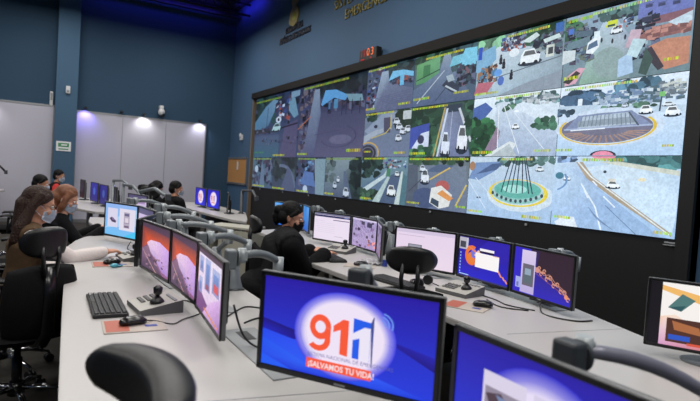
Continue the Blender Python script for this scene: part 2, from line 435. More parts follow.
def fB(p):
    p.rect(0, 0, 100, 100, (98, 100, 130), (60, 62, 90)); p.poly([(30, 0), (100, 0), (100, 55), (34, 60)], [(104, 104, 134), (112, 110, 138), (88, 90, 118), (86, 88, 116)])
    p.trees(30, 78, 100, 100, 60, 9, (38, 52, 60)); p.clutter(0, 0, 26, 92, 120, DK + [(70, 80, 120), (120, 110, 120)], 7, 8)
    p.poly([(26, 92), (34, 92), (38, 58), (30, 0), (10, 0)], [(140, 158, 180), (140, 158, 180), (112, 122, 150), (96, 100, 132), (96, 100, 132)])
    p.clutter(36, 56, 98, 76, 60, DK + [(60, 64, 90)], 6, 9); p.poly([(38, 70), (44, 88), (60, 86), (78, 76), (74, 70), (58, 76), (40, 68)], (108, 170, 220))
    p.poly([(74, 78), (96, 74), (98, 66), (80, 68)], (130, 164, 178)); p.rect(58, 62, 64, 74, (96, 150, 186)); p.rect(50, 62, 53, 72, (86, 130, 170))
    for x in (70, 76, 84, 94): p.line([(x, 52), (x, 70)], .8, (40, 42, 58))
    p.ringpath(66, 26, 26, 14, 1.5, (84, 82, 112), 200, 420); p.line([(30, 30), (70, 34)], 1, (90, 88, 118)); p.blob(70, 22, 16, 6, (118, 118, 146))
    p.line([(0, 40), (22, 56)], 1.2, (190, 120, 70)); p.stamp(80, 6, 18, 4); p.stamp(8, 95, 70, 3, (170, 186, 70)); p.stamp(2, 3, 18, 3)
def fC(p):
    p.rect(0, 0, 100, 100, (88, 108, 134), (100, 124, 140)); p.clutter(0, 0, 100, 100, 90, DK + [(110, 130, 150), (84, 110, 120)], 13, 20)
    p.poly([(40, 0), (66, 0), (60, 60), (48, 90)], (112, 132, 156)); p.blob(22, 62, 9, 12, (176, 196, 214)); p.stamp(5, 3, 60, 5); p.stamp(4, 94, 90, 4, (160, 190, 80))
def fC2(p):
    p.rect(0, 0, 100, 100, (80, 92, 112), (58, 66, 86)); p.trees(0, 40, 100, 100, 40, 13, (62, 74, 78)); p.ringpath(40, 10, 60, 70, 8, (110, 122, 146), 0, 100)
    p.poly([(40, 0), (100, 0), (80, 60), (66, 70)], (96, 106, 132)); p.stamp(4, 2, 50, 5)
def fC3(p):
    p.rect(0, 0, 100, 100, (86, 100, 134), (68, 82, 106)); p.clutter(0, 20, 70, 90, 60, DK + [(120, 160, 200)], 12, 14)
    p.poly([(18, 24), (30, 62), (62, 58), (70, 20)], (104, 132, 182)); p.poly([(72, 0), (100, 0), (100, 96), (64, 96)], (140, 164, 176)); p.blob(36, 12, 8, 10, (190, 205, 225))
    p.stamp(4, 2, 40, 5); p.stamp(6, 94, 60, 4, (160, 190, 80))
def fC4(p):
    p.rect(0, 0, 100, 100, (102, 118, 136), (144, 160, 166)); p.poly([(18, 0), (100, 0), (62, 70), (44, 70)], [(96, 106, 130), (90, 100, 124), (132, 148, 158), (132, 148, 158)])
    p.poly([(58, 0), (100, 0), (100, 95), (58, 68)], [(62, 76, 80), (44, 58, 58), (70, 84, 86), (120, 136, 142)]); p.trees(74, 10, 100, 92, 40, 11, (44, 60, 58)); p.trees(0, 40, 30, 96, 16, 10, (100, 116, 118))
    p.poly([(58, 0), (80, 0), (60, 66), (54, 66)], (104, 116, 138))
    p.car(36, 38, 8, (214, 224, 234), 14); p.car(26, 22, 11, (200, 212, 226), 16); p.car(56, 4, 16, (205, 216, 230), 22); p.stamp(2, 4, 26, 5); p.stamp(2, 94, 90, 4, (150, 180, 80))
def fD(p):     # market street, same place as the big one
    p.rect(0, 0, 100, 100, (104, 118, 150), (70, 84, 104)); p.clutter(0, 10, 34, 96, 80, CW + DK, 8, 9); p.trees(46, 72, 100, 100, 40, 9, (50, 68, 70))
    p.poly([(34, 88), (48, 88), (52, 60), (100, 40), (100, 0), (18, 0)], [(160, 178, 196), (160, 178, 196), (120, 130, 156), (108, 116, 142), (104, 112, 140), (112, 118, 146)])
    p.clutter(56, 50, 100, 70, 40, DK + [(150, 90, 80)], 7, 10); p.poly([(50, 64), (58, 84), (80, 82), (100, 74), (100, 64), (78, 72)], (130, 196, 230)); p.rect(74, 50, 82, 72, (120, 190, 226))
    for k in range(6): p.line([(24 + 5 * k, 30 - 3 * k), (96, 38 - 5 * k)], .8, (96, 100, 128))
    p.stamp(2, 6, 20, 5); p.stamp(4, 94, 60, 4); p.stamp(74, 8, 22, 5)
def fE(p):     # junction with cars
    p.rect(0, 0, 100, 100, (126, 136, 162), (120, 134, 150)); p.poly([(0, 60), (40, 96), (70, 96), (60, 60), (20, 44)], (150, 162, 182)); p.poly([(0, 30), (30, 50), (62, 60), (60, 66), (26, 60), (0, 48)], (170, 180, 194))
    p.trees(72, 62, 100, 98, 26, 9, (66, 84, 66)); p.trees(0, 84, 26, 100, 14, 7, (52, 74, 62)); p.rect(84, 78, 100, 96, (196, 204, 206)); p.poly([(44, 86), (58, 86), (60, 52), (46, 54)], (92, 90, 110))
    p.line([(18, 42), (50, 52), (60, 64), (60, 92)], 2, (200, 184, 96)); p.ringpath(12, 8, 26, 26, 3, (206, 176, 96), -40, 190); p.blob(12, 8, 20, 20, (66, 66, 76)); p.ringpath(12, 8, 15, 15, 2, (120, 120, 140))
    for x, y in ((66, 70), (72, 58), (80, 48), (90, 52), (72, 34)): p.car(x, y, 13, (214, 222, 232), 13)
    p.blob(28, 68, 4, 4, (60, 60, 80)); p.stamp(4, 95, 60, 4); p.stamp(70, 6, 24, 5); p.stamp(4, 10, 14, 4)
def fF(p):     # highway bends
    p.rect(0, 0, 100, 100, (92, 116, 136), (128, 156, 166)); p.trees(0, 58, 44, 100, 44, 10, (50, 70, 62)); p.poly([(0, 0), (60, 0), (66, 60), (60, 80), (40, 58), (0, 30)], [(102, 124, 150), (112, 132, 158)] + [(140, 160, 178)] * 2 + [(104, 128, 150)] * 2)
    p.poly([(0, 24), (52, 62), (58, 72), (56, 56), (0, 10)], (196, 212, 216)); p.trees(0, 2, 40, 26, 30, 7, (66, 92, 74)); p.poly([(30, 0), (46, 0), (66, 54), (62, 60)], (186, 204, 204))
    p.poly([(78, 0), (88, 0), (92, 70), (88, 70)], (200, 214, 212)); p.poly([(46, 0), (78, 0), (88, 70), (68, 62)], (92, 108, 134)); p.poly([(88, 0), (100, 0), (100, 60), (92, 66)], (96, 130, 140))
    p.rect(58, 58, 66, 84, (90, 140, 110)); p.clutter(48, 74, 96, 92, 30, CW, 6, 5); p.car(62, 18, 18, (228, 234, 236), 22); p.car(76, 60, 9, (220, 228, 232), 10); p.stamp(6, 95, 50, 4); p.stamp(2, 3, 24, 5)
def fG(p):     # road with green shopfront and pickup
    p.rect(0, 0, 100, 100, (88, 104, 130), (96, 120, 120)); p.trees(0, 82, 60, 100, 30, 8, (60, 92, 70)); p.poly([(4, 44), (4, 84), (44, 92), (44, 58), (22, 46)], [(96, 150, 106), (110, 168, 112), (120, 176, 130), (104, 160, 120), (90, 150, 100)])
    p.rect(16, 58, 28, 80, (70, 130, 84)); p.line([(4, 52), (44, 66)], 2, (40, 70, 60))
    p.poly([(0, 0), (100, 0), (66, 62), (60, 92), (50, 92), (44, 60), (0, 34)], [(98, 112, 142), (92, 104, 134), (124, 140, 164), (150, 166, 184), (150, 166, 184), (116, 132, 158), (104, 120, 146)])
    p.line([(8, 6), (52, 62)], 1.4, (198, 210, 220)); p.line([(40, 6), (64, 40)], 1.4, (60, 66, 86)); p.trees(68, 60, 100, 100, 30, 9, (66, 86, 92))
    p.poly([(60, 66), (64, 84), (84, 86), (84, 70)], (128, 196, 214)); p.poly([(74, 62), (82, 94), (100, 92), (100, 62)], (136, 206, 230)); p.clutter(70, 24, 100, 60, 60, DK + [(130, 100, 110), (60, 80, 90)], 7, 9)
    p.poly([(50, 34), (60, 46), (78, 26), (76, 16), (66, 18)], (58, 66, 84)); p.poly([(56, 50), (66, 52), (70, 40), (60, 38)], (170, 186, 196)); p.line([(56, 32), (74, 18)], 3, (190, 200, 210)); p.stamp(2, 12, 26, 5); p.stamp(20, 90, 60, 4); p.stamp(70, 14, 22, 4)
def fH(p):     # bridge seen from above, blue shop front at left
    p.rect(0, 0, 100, 100, (70, 92, 84)); p.trees(0, 30, 48, 100, 70, 11, (56, 84, 64)); p.poly([(0, 14), (0, 58), (34, 66), (34, 22)], (78, 92, 170)); p.poly([(4, 16), (20, 46), (34, 50), (34, 14)], (210, 218, 236)); p.blob(20, 34, 6, 9, (70, 70, 100)); p.trees(0, 0, 52, 16, 26, 8, (70, 110, 86))
    p.poly([(50, 0), (100, 0), (86, 66), (78, 94), (60, 94), (54, 60)], [(132, 140, 172), (120, 128, 160), (150, 158, 184), (120, 128, 150), (120, 128, 150), (146, 154, 182)])
    p.rect(60, 82, 84, 96, (62, 72, 86)); p.line([(50, 0), (62, 90)], 3, (206, 214, 226)); p.line([(44, 0), (58, 92)], 2.4, (190, 170, 110)); p.line([(100, 26), (80, 88)], 3.4, (206, 212, 220)); p.line([(68, 0), (70, 84)], 1, (180, 188, 208))
    p.trees(92, 40, 100, 100, 14, 8, (58, 88, 70)); p.car(56, 4, 13, (222, 230, 242), 42); p.car(80, 12, 15, (232, 236, 242), 44); p.stamp(2, 94, 60, 4); p.stamp(2, 4, 26, 5)
def fI(p):     # road with truck
    p.rect(0, 0, 100, 100, (128, 138, 158), (118, 128, 130)); p.trees(0, 84, 100, 100, 40, 7, (62, 84, 66)); p.poly([(0, 0), (22, 0), (18, 84), (0, 84)], (96, 104, 118)); p.poly([(18, 0), (100, 0), (96, 84), (26, 84)], [(110, 122, 152), (124, 134, 156), (132, 142, 156), (120, 130, 150)])
    p.poly([(34, 72), (52, 86), (78, 84), (62, 70)], (96, 112, 138)); p.line([(40, 56), (72, 80)], 2.6, (214, 188, 106)); p.line([(84, 10), (98, 50)], 2.4, (210, 190, 110)); p.blob(34, 20, 22, 20, (84, 96, 130))
    p.car(25, 50, 14, (226, 232, 240), 26); p.car(22, 72, 10, (214, 222, 232), 12); p.blob(62, 44, 11, 12, (186, 106, 100)); p.poly([(42, 12), (44, 40), (60, 46), (78, 30), (74, 8), (58, 2)], (228, 228, 224)); p.poly([(54, 30), (62, 38), (80, 24), (74, 18)], (222, 158, 96)); p.poly([(44, 12), (46, 22), (58, 16), (58, 4)], (70, 84, 100))
    p.blob(88, 86, 4, 4, (30, 36, 40)); p.line([(4, 30), (26, 56)], 2, (80, 84, 100)); p.stamp(2, 6, 22, 4); p.stamp(2, 94, 96, 4); p.stamp(84, 8, 14, 4)
def fJ(p):     # crowded street with motorcycles
    p.rect(0, 0, 100, 100, (172, 190, 204), (110, 134, 138)); p.poly([(26, 0), (100, 26), (100, 62), (60, 84), (34, 92), (22, 80), (20, 20)], [(176, 196, 210), (152, 168, 180), (130, 146, 150), (196, 210, 220), (204, 218, 226), (200, 214, 224), (186, 204, 216)])
    p.poly([(30, 0), (100, 0), (100, 26), (60, 14)], (150, 160, 172)); p.trees(0, 84, 30, 100, 14, 8, (120, 160, 130)); p.trees(60, 78, 92, 100, 40, 8, (58, 92, 70)); p.clutter(30, 70, 58, 94, 90, CW + DK + [(150, 80, 70)], 5, 6)
    p.poly([(0, 46), (0, 76), (24, 86), (26, 62), (8, 40)], (132, 176, 206)); p.rect(2, 66, 7, 88, (44, 84, 190)); p.clutter(2, 16, 26, 48, 80, [(90, 60, 60), (60, 50, 50), (160, 120, 90), (90, 130, 160)], 5, 7); p.poly([(0, 6), (18, 8), (26, 24), (4, 26)], (186, 112, 126))
    p.blob(30, 38, 5, 6, (110, 160, 220)); p.blob(34, 24, 4, 8, (90, 120, 190)); p.blob(48, 66, 6, 7, (222, 230, 236)); p.clutter(66, 50, 100, 82, 90, DK + [(150, 160, 160), (90, 110, 120)], 6, 8)
    p.poly([(56, 80), (72, 90), (76, 84), (66, 76)], (206, 220, 220)); p.poly([(80, 76), (96, 80), (98, 74), (82, 70)], (206, 222, 222)); p.rect(84, 48, 92, 66, (206, 212, 206)); p.rect(92, 82, 100, 96, (64, 110, 176))
    p.line([(28, 30), (100, 46)], 1.6, (110, 120, 130)); p.car(56, 44, 22, (232, 238, 242), 22); p.rect(86, 52, 91, 62, (70, 74, 80))
    for x, y in ((33, 58), (37, 50), (47, 30)): p.blob(x, y, 2, 6, (40, 40, 52)); p.blob(x, y + 7, 1.3, 2.2, (60, 50, 54)); p.blob(x, y - 5, 2.2, 2.6, (30, 30, 36))
    p.stamp(40, 92, 46, 4, (196, 214, 90)); p.stamp(2, 4, 30, 4)
def fK(p):     # avenue
    p.rect(0, 0, 100, 100, (170, 190, 208), (222, 232, 240)); p.trees(30, 82, 100, 95, 40, 4, (100, 130, 130)); p.clutter(56, 78, 96, 92, 40, [(190, 196, 200), (120, 130, 140), (160, 170, 176)], 7, 5)
    p.poly([(30, 0), (100, 0), (100, 50), (40, 90), (30, 88)], [(160, 172, 198), (170, 184, 206), (196, 208, 224), (206, 216, 228), (200, 212, 224)]); p.poly([(48, 80), (96, 44), (100, 60), (62, 86)], (214, 224, 234))
    p.trees(40, 74, 52, 84, 10, 4, (80, 110, 90)); p.trees(76, 42, 96, 56, 20, 5, (70, 104, 84)); p.poly([(0, 40), (0, 84), (16, 92), (26, 80)], (84, 108, 168)); p.trees(0, 4, 30, 62, 90, 8, (52, 96, 62)); p.poly([(20, 10), (34, 50), (38, 40), (34, 8)], (150, 130, 150))
    p.line([(36, 10), (34, 86)], 1.2, (220, 226, 232)); p.line([(62, 4), (40, 84)], 1, (220, 226, 232)); p.line([(90, 8), (46, 82)], 1, (214, 222, 230)); p.poly([(20, 0), (50, 24), (58, 20), (54, 6), (28, 0)], (216, 222, 224)); p.poly([(28, 0), (50, 20), (60, 0)], (184, 192, 196))
    p.car(52, 44, 8, (236, 240, 244), 8); p.blob(56, 72, 3, 2, (230, 236, 240)); p.stamp(30, 94, 50, 4, (200, 220, 130)); p.stamp(4, 4, 26, 5); p.stamp(78, 6, 18, 4)
def fL(p):     # fountain roundabout
    p.rect(0, 0, 100, 100, (172, 196, 224), (196, 210, 222)); p.trees(40, 88, 100, 98, 36, 5, (90, 116, 112)); p.poly([(0, 62), (8, 90), (40, 92), (34, 76), (14, 60)], (126, 150, 190)); p.poly([(10, 70), (30, 88), (44, 90), (36, 78)], (86, 104, 140)); p.blob(4, 84, 4, 8, (170, 130, 100))
    p.blob(64, 38, 38, 26, (208, 220, 230)); p.ringpath(62, 42, 34, 22, 4, (226, 206, 74)); p.blob(62, 43, 30, 19, (150, 196, 190)); p.blob(62, 48, 27, 15, (110, 180, 168)); p.ringpath(62, 46, 29, 17, 2, (188, 206, 214)); p.blob(60, 48, 14, 7, (170, 220, 212))
    for x, t_ in ((44, 56), (50, 59), (56, 61), (62, 63), (69, 65), (76, 66), (80, 67)): p.line([(x, 42), (t_ + (x - 60) * .15, 98)], 1.2, (56, 62, 78))
    for k in range(11): p.blob(34 + 5.6 * k, 40 - 11 * math.sin(PI * k / 10), 1.6, 3, (70, 84, 90))
    p.car(82, 78, 8, (220, 226, 232), 7); p.blob(16, 30, 3, 1.6, (80, 90, 110)); p.line([(0, 60), (26, 12)], 1, (210, 222, 236)); p.line([(10, 64), (40, 24)], 1, (208, 220, 234)); p.stamp(42, 94, 34, 4, (200, 220, 110)); p.stamp(70, 4, 20, 5); p.stamp(2, 4, 18, 4)
def fM(p):     # flooded street with buses
    p.rect(0, 0, 100, 100, (120, 140, 146), (150, 170, 190)); p.poly([(16, 0), (58, 0), (56, 56), (44, 84), (34, 84), (26, 56)], [(146, 178, 158), (140, 156, 158), (156, 168, 186), (186, 198, 214), (186, 200, 216), (170, 190, 196)])
    p.blob(40, 26, 13, 20, (150, 168, 168)); p.trees(30, 84, 66, 94, 40, 5, (76, 100, 100)); p.trees(0, 60, 12, 92, 40, 7, (70, 110, 84)); p.clutter(0, 30, 26, 84, 140, DK + [(110, 120, 110), (90, 110, 130)], 6, 6)
    p.poly([(2, 52), (4, 62), (24, 66), (24, 54)], (112, 134, 146)); p.poly([(10, 68), (14, 76), (26, 74), (26, 66)], (90, 110, 126)); p.rect(4, 74, 9, 82, (80, 120, 200)); p.poly([(0, 32), (12, 36), (12, 50), (0, 52)], (206, 214, 218))
    p.poly([(4, 0), (4, 12), (16, 24), (22, 22), (14, 2)], (216, 170, 186)); p.poly([(2, 6), (14, 20), (18, 16), (8, 2)], (70, 60, 60))
    p.poly([(62, 70), (62, 100), (100, 100), (100, 74)], (118, 126, 186)); p.poly([(62, 64), (100, 62), (100, 74), (64, 72)], (140, 100, 110))
    for x, y in ((67, 86), (76, 84), (86, 82), (94, 90), (74, 94), (84, 93)): p.rect(x, y, x + 5, y + 4, (70, 74, 110)); p.rect(x, y + 4.4, x + 6, y + 5, (60, 60, 90))
    p.clutter(56, 20, 74, 72, 70, DK + [(170, 190, 200), (160, 120, 110)], 7, 7); p.poly([(64, 52), (78, 60), (100, 60), (100, 46), (66, 44)], (150, 104, 100)); p.poly([(84, 62), (100, 70), (100, 56), (90, 56)], (196, 212, 224)); p.clutter(66, 44, 100, 56, 24, [(130, 90, 90), (190, 140, 130)], 7, 5)
    p.poly([(72, 36), (84, 4), (100, 8), (100, 40), (84, 42)], (196, 140, 116)); p.poly([(68, 30), (74, 36), (84, 8), (80, 4)], (70, 60, 70)); p.poly([(54, 40), (58, 62), (66, 60), (64, 38)], (200, 176, 190)); p.poly([(50, 2), (50, 26), (60, 34), (62, 6)], (176, 200, 226)); p.poly([(64, 24), (70, 46), (60, 50), (56, 30)], (190, 212, 220)); p.poly([(66, 4), (72, 0), (76, 20), (70, 36)], (70, 90, 84))
    p.poly([(22, 42), (23, 56), (30, 64), (34, 62), (33, 48), (28, 40)], (228, 234, 240)); p.poly([(23, 46), (24, 54), (31, 58), (32, 50)], (90, 112, 140)); p.rect(28, 62, 33, 70, (220, 232, 238)); p.poly([(37, 72), (39, 80), (47, 80), (46, 71)], (206, 214, 60)); p.rect(39, 72, 45, 75, (60, 80, 70))
    p.car(42, 62, 9, (232, 236, 240), 9); p.clutter(46, 66, 58, 82, 30, CW, 3, 4)
    for x, y in ((35, 56), (44, 52), (54, 54)): p.blob(x, y, .9, 3.5, (50, 50, 60))
    p.stamp(4, 90, 20, 5, (176, 196, 60)); p.stamp(26, 93, 56, 4, (190, 220, 150)); p.stamp(4, 8, 14, 5); p.stamp(84, 14, 10, 4)
def fN(p):     # roundabout with sunken bowl
    p.rect(0, 0, 100, 100, (182, 206, 232), (218, 228, 240)); p.trees(4, 72, 34, 88, 60, 7, (78, 104, 132)); p.trees(50, 74, 80, 92, 60, 7, (84, 116, 136)); p.clutter(30, 66, 96, 84, 130, [(120, 140, 170), (200, 210, 220), (90, 110, 120), (160, 176, 196)], 6, 5)
    p.rect(18, 68, 22, 80, (224, 232, 240)); p.poly([(0, 60), (0, 72), (30, 70), (56, 66), (100, 60), (100, 52)], (190, 206, 222)); p.clutter(78, 72, 99, 88, 60, [(200, 204, 200), (110, 120, 130), (150, 160, 170)], 5, 5); p.trees(40, 60, 80, 66, 26, 3, (84, 112, 96)); p.trees(0, 58, 14, 66, 10, 4, (80, 100, 120))
    p.blob(44, 38, 44, 26, (204, 216, 232), 40); p.ringpath(43, 37, 40, 23, 2.2, (222, 190, 66), 150, 390); p.blob(43, 37, 37.5, 20.5, (122, 118, 138), 40)
    for k in range(16):
        a = R(195 + 150 * k / 15); p.line([(43 + 20 * math.cos(a), 33 + 6 * math.sin(a)), (43 + 36 * math.cos(a), 36 + 19 * math.sin(a))], 1.6, (164, 136, 128))
    p.poly([(8, 36), (20, 56), (64, 58), (80, 38)], (136, 146, 176)); p.poly([(20, 38), (24, 54), (62, 56), (68, 40)], (178, 190, 204)); p.poly([(20, 40), (20, 48), (66, 50), (68, 42)], (150, 160, 172))
    for k in range(13): p.line([(22 + 3.5 * k, 40), (24 + 3.2 * k, 55)], .7, (120, 130, 146))
    p.line([(8, 37), (80, 38)], 2.2, (170, 180, 206)); p.line([(62, 56), (70, 38)], 1.4, (90, 96, 110)); p.line([(14, 35.5), (44, 36.5)], 1.6, (226, 232, 240))
    p.line([(84, 54), (85, 80)], 1.2, (70, 80, 96)); p.rect(83, 72, 87, 78, (130, 190, 120)); p.car(70, 53, 9, (238, 242, 246), 10); p.car(88, 48, 10, (236, 240, 246), 11); p.car(86, 60, 8, (220, 226, 232), 5); p.car(56, 63, 5, (200, 210, 224), 5)
    p.blob(44, 0, 11, 7, (50, 54, 66)); p.blob(44, -1, 9, 7, (230, 150, 174)); p.stamp(6, 93, 60, 3.6, (206, 222, 120)); p.stamp(2, 6, 14, 4, (196, 212, 110)); p.stamp(88, 10, 8, 3)
def fO(p):     # divided highway
    p.rect(0, 0, 100, 100, (168, 196, 228), (196, 214, 234)); p.trees(52, 86, 100, 100, 90, 7, (84, 128, 130)); p.trees(0, 92, 20, 100, 10, 4, (120, 140, 170)); p.poly([(26, 84), (60, 92), (100, 78), (100, 30), (98, 2), (60, 46), (30, 72)], [(206, 222, 236), (206, 220, 232), (190, 210, 230), (206, 224, 240), (204, 222, 238), (206, 222, 236), (200, 216, 232)])
    p.poly([(40, 92), (100, 76), (100, 82), (56, 93)], (206, 208, 196)); p.poly([(20, 92), (26, 92), (36, 72), (62, 44), (98, 6), (98, 2), (54, 44), (26, 74)], (176, 160, 140)); p.line([(22, 92), (34, 72), (60, 44), (97, 4)], 1.4, (222, 226, 226))
    p.poly([(0, 20), (0, 90), (20, 92), (30, 70), (56, 40), (92, 0), (10, 0)], [(176, 200, 230), (196, 214, 232), (190, 206, 226), (168, 190, 222), (158, 182, 216), (160, 186, 218), (168, 192, 224)])
    for pts in (((26, 62), (40, 30), (46, 0)), ((36, 66), (40, 60)), ((46, 46), (56, 32)), ((30, 52), (33, 42))): p.line(pts, 1.4, (226, 234, 244))
    for k in range(9): p.line([(48 + 3 * k, 34 - 4 * k), (54 + 3 * k, 26 - 4 * k)], .7, (110, 132, 166)); p.line([(34 + k, 30 - 2 * k), (40 + 2 * k, 18 - 2 * k)], .6, (124, 146, 180))
    p.car(48, 58, 10, (240, 244, 248), 9); p.rect(49, 66, 55, 70, (214, 210, 200)); p.car(10, 66, 6, (236, 240, 246), 6); p.poly([(4, 4), (12, 14), (22, 14), (26, 0), (6, 0)], (222, 228, 236)); p.ringpath(-4, 66, 18, 18, 2, (120, 150, 190), -60, 30); p.blob(6, 72, 4, 5, (80, 130, 150)); p.blob(75, 70, 3, 2.4, (230, 220, 190)); p.blob(46, 79, 1.4, 2, (60, 70, 80))
    p.blob(44, 100, 10, 5, (226, 150, 172)); p.stamp(26, 93, 34, 4.4, (190, 206, 90)); p.stamp(4, 10, 14, 4); p.stamp(86, 4, 12, 4, (200, 214, 120))
for a in ((0, 2, 1, 3, fA, .8, 'dim street picture in the upper left corner'), (2, 4, 1, 3, fB, .8, 'picture of a muddy lot with a blue tent roof'),
          (0, 1, 0, 1, fC, .85), (1, 2, 0, 1, fC2, .85), (2, 3, 0, 1, fC3, .85), (3, 4, 0, 1, fC4, .85, 'foggy highway picture'),
          (4, 5, 2, 3, fD, .85, 'small picture of the market street with blue tents'), (4, 5, 1, 2, fE, .88, 'picture of a junction with parked white cars'), (4, 5, 0, 1, fF, .9, 'picture of curving highway lanes'),
          (5, 6, 2, 3, fG, .88, 'picture of a road beside a green shopfront'), (5, 6, 1, 2, fH, .92, 'picture of a bridge beside a blue shopfront'), (5, 6, 0, 1, fI, .92, 'picture of a road with an orange and white truck'),
          (6, 7, 2, 3, fJ, .95, 'picture of a crowded street with motorcycles'), (6, 7, 1, 2, fK, 1, 'picture of a wide avenue with trees'), (6, 7, 0, 1, fL, 1, 'picture of a fountain roundabout'),
          (7, 8, 2, 3, fM, .95, 'picture of a wet street with a white and a yellow bus'), (7, 8, 1, 2, fN, 1, 'picture of a large roundabout with a sunken bowl'), (7, 8, 0, 1, fO, 1, 'picture of a divided highway')):
    random.seed(hash(a[:4]) % 9999); feed(*a)

# ------------------------------------------------------------------ on the blue wall
def walltext(s, y, z, width, m, depth=.012, bold=.02, par=None, name='lettering', h=None):
    bm = text_mesh(s, 1, bold, 0)
    x0 = min(v.co.x for v in bm.verts); x1 = max(v.co.x for v in bm.verts); k = width / (x1 - x0)
    ky = (h / .72) if h else k
    for v in bm.verts: v.co = Vector(((v.co.x - x0) * k, v.co.y * ky, 0))
    r = bmesh.ops.extrude_face_region(bm, geom=list(bm.faces))
    for e in r['geom']:
        if isinstance(e, bmesh.types.BMVert): e.co.z = depth
    bm.transform(Matrix.Translation((-.001, y, z)) @ rz(-PI / 2) @ rx(PI / 2))
    return obj(name, bm, m, par)
t = thing('wall_lettering', 'raised gold capital letters high on the blue wall, cut by the picture top', 'lettering', (XW, 0, 0))
for s_, y_, w_ in (('SISTEMA', 8.66, .95), ('NACIONAL', 7.59, 1.15), ('DE', 6.32, .26)): walltext(s_, y_, 4.47, w_, 'gold', .02, -.002, t, h=.17)
o = walltext('EMERGENCIAS', 8.24, 4.22, 1.50, 'gold', .02, -.002, t, h=.17)
t = thing('wall_crest', 'gold crest above two dark lines of lettering on the blue wall', 'crest', (XW, 0, 0))
walltext('GOBIERNO DE LA', 10.83, 4.47, .86, 'navy', .015, .03, t, h=.13)
walltext('REPÚBLICA DE HONDURAS', 11.12, 4.29, 1.52, 'navy', .015, .03, t, h=.13)
b = nb()
out = [(10.62, 4.72), (10.64, 4.80), (10.58, 4.98), (10.50, 5.06), (10.56, 5.16), (10.54, 5.34), (10.44, 5.48), (10.34, 5.56), (10.24, 5.48), (10.20, 5.30), (10.26, 5.18), (10.32, 5.08), (10.22, 4.98), (10.18, 4.86), (10.24, 4.70), (10.42, 4.64)]
prism(b, out, 0, .03)
b.transform(Matrix(((0, 0, -1, 0), (1, 0, 0, 0), (0, 1, 0, -.09), (0, 0, 0, 1))))
obj('crest_plate', b, 'gold', t)
b = nb(); ell(b, (-.03, 10.40, 4.76), (.012, .10, .09)); obj('crest_relief', b, mat('gold_green', rgb(150, 150, 50), .4, .5), t)

t = thing('digital_clock', 'black digital clock with red figures on the video wall top edge', 'clock', (XF - .04, 7.22, 3.42))
b = nb(); box(b, (.06, 0, 0), (.10, .50, .19), bev=.012); obj('case', b, 'vwblack', t)
for s, y, m_ in (('11', .22, 'leddim'), ('0', .03, 'led'), ('3', -.09, 'led')):
    b = text_mesh(s, .17, .0)
    b.transform(Matrix.Translation((.008, y, -.02)) @ rz(-PI / 2) @ rx(PI / 2)); obj('figures', b, m_, t)
b = nb(); box(b, (.007, .14, -.065), (.004, .10, .02)); box(b, (.007, -.10, -.06), (.004, .03, .02)); obj('indicator', b, 'leddim', t)

t = thing('cork_board', 'framed cork noticeboard on the blue wall left of the video wall', 'noticeboard', (XW, 13.49, 1.47))
b = nb(); box(b, (-.012, 0, 0), (.024, 1.5, .66)); obj('cork_panel', b, 'cork', t)
b = nb()
for y in (-.74, .74): box(b, (-.018, y, 0), (.036, .05, .70))
for z in (-.33, .33): box(b, (-.018, 0, z), (.036, 1.5, .05))
obj('frame', b, 'alu', t)
o = nb(); box(o, (0, 0, 0), (.006, .10, .2)); box(o, (-.004, 0, .1), (.01, .04, .04)); o = obj('paper_note', o, 'white', None, (XW - .03, 13.42, 1.6)); tag(o, 'small white paper clipped to the cork noticeboard', 'paper')
t = thing('motion_sensor', 'small white motion sensor on the blue wall above the cork noticeboard', 'sensor', (XW, 13.24, 2.33))
b = nb(); box(b, (-.03, 0, 0), (.06, .12, .14), bev=.012); obj('housing', b, 'white', t)
b = nb(); ell(b, (-.06, 0, .05), (.03, .05, .06)); obj('lens', b, 'white', t)
#@@PART3
# ------------------------------------------------------------------ desks
DZ = .75
def desk(label, outline, legs, panel=None, trays=(), seams=()):
    t = thing('control_desk', label, 'desk', (outline[0][0], outline[0][1], 0))
    ox, oy = outline[0]
    loc = [(x - ox, y - oy) for x, y in outline]
    b = nb(); prism(b, loc, DZ - .035, DZ, bev=.004); obj('desktop', b, 'desk', t)
    for (x, y) in legs:
        b = nb(); box(b, (x - ox, y - oy, .357), (.06, .5, .714), bev=.006); obj('leg', b, 'desk_edge', t)
    if panel:
        b = nb()
        for (x0, y0), (x1, y1) in zip(panel, panel[1:]):
            d = Vector((x1 - x0, y1 - y0, 0)); a = math.atan2(d.y, d.x)
            box(b, ((x0 + x1) / 2 - ox, (y0 + y1) / 2 - oy, .40), (d.length, .02, .62), (0, 0, a))
        obj('modesty_panel', b, 'carcass', t)
    for (x0, y0, x1, y1) in trays:
        b = nb(); d = Vector((x1 - x0, y1 - y0, 0)); a = math.atan2(d.y, d.x)
        box(b, ((x0 + x1) / 2 - ox, (y0 + y1) / 2 - oy, DZ + .002), (d.length, .16, .006), (0, 0, a), bev=.002)
        tr = obj('cable_flap', b, 'tray', t)
        for k in (-.32, .32):
            b = nb(); c = Vector(((x0 + x1) / 2 - ox, (y0 + y1) / 2 - oy, DZ + .0055)) + Vector((math.cos(a), math.sin(a), 0)) * d.length * k
            box(b, c, (.12, .05, .002), (0, 0, a)); obj('cable_slot', b, 'black', tr)
    for (x0, y0, x1, y1) in seams:
        b = nb(); d = Vector((x1 - x0, y1 - y0, 0))
        box(b, ((x0 + x1) / 2 - ox, (y0 + y1) / 2 - oy, DZ + .0005), (d.length, .004, .001), (0, 0, math.atan2(d.y, d.x))); obj('joint_line', b, 'tray', t)
    return t
